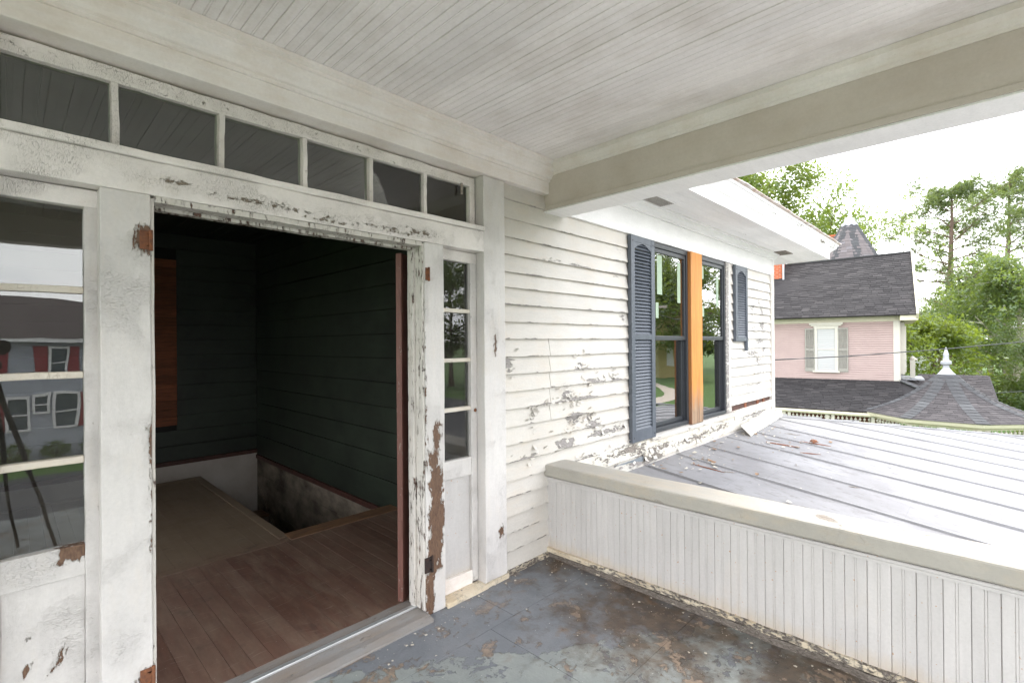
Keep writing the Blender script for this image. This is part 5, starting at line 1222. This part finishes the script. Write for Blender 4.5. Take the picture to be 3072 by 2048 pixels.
for k, (x, l_) in enumerate(((-2.6, 'clipped dark hedge shrub at the left of the grey house front'), (-1.2, 'clipped dark hedge shrub in the middle of the grey house front'), (.2, 'clipped dark hedge shrub at the right of the grey house front'))): bush(10+k, (x, -28.15, GZ), .55, .9, l_, m_leaf4, 700, 'hedge shrubs of the grey house')

# ------------------------------------------------------------------ houses across the street (they show in the glass)
m_greyside = simple('grey_blue_siding', (.36, .38, .42), (.32, .34, .38), 3); m_white = simple('white_trim', (.75, .75, .74), rough=.5); m_red = simple('dark_red_shutter', (.25, .035, .04), rough=.5); m_droof = simple('dark_brown_roof', (.085, .065, .06), (.055, .045, .042), 6, rough=.9)
m_wglass = simple('dark_window_glass', (.10, .12, .13), (.07, .08, .09), 2, rough=.08)
gh = thing('grey_house', 'grey blue house across the street with white windows and dark red shutters', 'house', (-5, -31, GZ))
m = M()
for i in range(int((1.9-GZ)/.13)):
    z = GZ+i*.13; m.add([(-14, -28.6+.02, z), (3.6, -28.6+.02, z), (3.6, -28.6, z+.13), (-14, -28.6, z+.13), (-14, -28.6, z), (3.6, -28.6, z)], [(0, 1, 2, 3), (4, 5, 1, 0)])
m.build('siding', m_greyside, gh, kind='stuff')
M().box(-14, 3.6, -37, -28.62, GZ, 1.9).build('house_body', m_greyside, gh)
m = M(); m.add([(-14.4, -28.1, 1.9), (4, -28.1, 1.9), (4, -32.8, 3.95), (-14.4, -32.8, 3.95), (4, -37.5, 1.9), (-14.4, -37.5, 1.9)], [(0, 1, 2, 3), (3, 2, 4, 5), (1, 4, 2), (5, 0, 3)]); m.build('roof', m_droof, gh)
M().box(-14.4, 4, -28.6, -28.12, 1.72, 1.9).build('eave_board', m_white, gh)
def gwin(x0, x1, z0, z1, sh=(1, 1)):
    w = M(); w.box(x0-.1, x0, -28.6, -28.5, z0-.1, z1+.1); w.box(x1, x1+.1, -28.6, -28.5, z0-.1, z1+.1); w.box(x0, x1, -28.6, -28.5, z1, z1+.1); w.box(x0, x1, -28.6, -28.5, z0-.1, z0); w.box(x0, x1, -28.59, -28.52, (z0+z1)/2-.03, (z0+z1)/2+.03)
    f = w.build('window', m_white, gh); M().box(x0, x1, -28.59, -28.56, z0, z1).build('pane', m_wglass, f)
    if sh[0]: M().box(x0-.52, x0-.12, -28.6, -28.54, z0-.1, z1+.1).build('shutter', m_red, gh)
    if sh[1]: M().box(x1+.12, x1+.52, -28.6, -28.54, z0-.1, z1+.1).build('shutter', m_red, gh)
gwin(-1.35, -.80, .25, 1.45); gwin(-3.9, -3.3, .25, 1.45); gwin(1.2, 1.8, .25, 1.45)
gwin(-2.75, -2.15, -2.2, -.75, (1, 0)); gwin(-1.85, -1.40, -1.35, -.70, (0, 0)); gwin(-1.12, -.55, -2.1, -.70, (0, 1)); gwin(-6, -5.2, -2.2, -.75); gwin(1.3, 2.0, -2.2, -.75)
m_yel = simple('pale_yellow_siding', (.52, .44, .20), (.47, .40, .18), 3); m_yelt = simple('yellow_cream_trim', (.60, .54, .30), rough=.6)
yh = thing('yellow_house', 'pale yellow gabled house across the street mirrored in the first sash', 'house', (64.7, -30.4, GZ), rotz=R_(-26), local=True); ORG[yh.name] = (0, 0, GZ)
m = M(); m.box(.5, 9, -2.9, 2.9, GZ, 2.1); m.build('house_body', m_yel, yh)
m = M(); m.add([(.45, -3.3, 2.1), (.45, 3.3, 2.1), (.45, 0, 7.0), (9, -3.3, 2.1), (9, 3.3, 2.1), (9, 0, 7.0)], [(0, 1, 2), (3, 5, 4), (0, 3, 4, 1)]); m.build('gable', m_yel, yh)
m = M(); m.beam((.0, -3.9, 1.7), (.0, 0, 7.4), .9, .32, up=(0, 1, 0)); m.beam((.0, 3.9, 1.7), (.0, 0, 7.4), .9, .32, up=(0, 1, 0)); m.build('rake_trim', m_yelt, yh)
m = M(); m.add([(-.4, -4.0, 1.75), (9.4, -4.0, 1.75), (9.4, 0, 7.6), (-.4, 0, 7.6), (9.4, 4.0, 1.75), (-.4, 4.0, 1.75)], [(0, 1, 2, 3), (3, 2, 4, 5)]); m.build('roof', m_droof, yh)
M().box(-.2, .5, -3.6, 3.6, 1.3, 2.1).build('entablature', m_yelt, yh); M().box(.1, .5, -2.95, -2.2, GZ, 1.3).build('corner_board', m_yelt, yh); M().box(.1, .5, 2.2, 2.95, GZ, 1.3).build('corner_board', m_yelt, yh)
M().box(.35, .5, -1.2, .0, -2.0, .6).build('window', m_white, yh); M().lathe([(.22, 0), (.22, .1)], (0, 0, 0), 12).map(lambda x, y, z: (.40-z, x, 3.9+y)).build('rosette', m_redbase, yh)
wb = thing('white_building', 'low white building far off between the trees', 'building', (113, 5.6, GZ))
M().box(108, 118, 3.2, 8.4, GZ, 5.9).build('wall', m_white, wb); M().box(107.6, 118.4, 2.8, 8.8, 5.9, 6.4).build('roof', m_droof, wb); M().box(107.94, 108, 4.2, 5.4, 1, 3).build('window', m_wglass, wb); M().box(107.94, 108, 6.2, 7.4, 1, 3).build('window', m_wglass, wb)

# ------------------------------------------------------------------ wires
def wire(pts, r, label):
    m = M(); P = [Vector(p) for p in pts]; out = []
    for a, b in zip(P[:-1], P[1:]):
        for i in range(8): out.append(a.lerp(b, i/8))
    m.tube(out+[P[-1]], r, 5); return m.build('overhead_wire', simple('black_cable', (.05, .05, .052), rough=.6), label=label, cat='cable', group='overhead wires')
wire([(6.2, 7.0, .93), (11.44, 1.83, 1.02), (12.82, .42, 1.10), (14.67, -1.49, 1.28), (16.07, -2.93, 1.45), (26, -13.2, 3.4)], .014, 'upper black overhead cable crossing in front of the pink house')
wire([(31.5, -.1, -1.45), (33.33, -1.99, -1.36), (34.84, -3.55, -1.24), (44, -13.0, -.2)], .018, 'lower thin overhead cable right of the corner tower')
for x, y, h, lab in ((26, -13.2, 8.0, 'wooden utility pole by the street carrying the upper cable'), (44, -13.0, 8.0, 'wooden utility pole farther along the street')):
    up_ = thing('utility_pole', lab, 'pole', (x, y, GZ), 'utility poles by the street')
    M().tube([(x, y, GZ), (x, y, GZ+h)], [.14, .10], 10).build('pole', m_greywood, up_); M().box(x-.05, x+.05, y-1, y+1, GZ+h-.6, GZ+h-.48).build('crossarm', m_greywood, up_)

# ------------------------------------------------------------------ the photographer's camera, mirrored in the left sidelight
cx, cy = CAM_P.x, CAM_P.y
bx_, by_ = cx-.71*.115, cy-.70*.115
tp = thing('camera_tripod', 'black camera on a three legged tripod, mirrored in the left sidelight glass', 'tripod', (bx_, by_, 0))
for k in range(3):
    a = R_(44+180+60+120*k)
    M().tube([(bx_, by_, 1.36), (bx_+.25*math.cos(a), by_+.25*math.sin(a), .66)], [.017, .015], 8).build('leg', m_iron, tp)
    M().tube([(bx_+.25*math.cos(a), by_+.25*math.sin(a), .68), (bx_+.48*math.cos(a), by_+.48*math.sin(a), .012)], [.012, .010], 8).build('lower_leg', m_iron, tp)
M().tube([(bx_, by_, 1.0), (bx_, by_, 1.44)], .014, 8).build('center_column', m_iron, tp)
M().lathe([(.03, 1.36), (.045, 1.38), (.045, 1.42), (.02, 1.44), (.03, 1.455), (.03, 1.465)], (bx_, by_, 0), 14).build('head', m_iron, tp)
bod = M(); bod.box(-.065, .065, -.035, .03, 1.467, 1.565); bod.box(-.03, .03, -.03, .028, 1.565, 1.60)
bod.map(lambda x, y, z: (bx_+x*.716+y*.698, by_-x*.698+y*.716, z)); bod.build('camera_body', m_iron, tp, bev=.006)
M().tube([(bx_+.698*.03, by_+.716*.03, 1.518), (bx_+.698*.09, by_+.716*.09, 1.518)], [.036, .040], 16).build('lens', m_iron, tp)
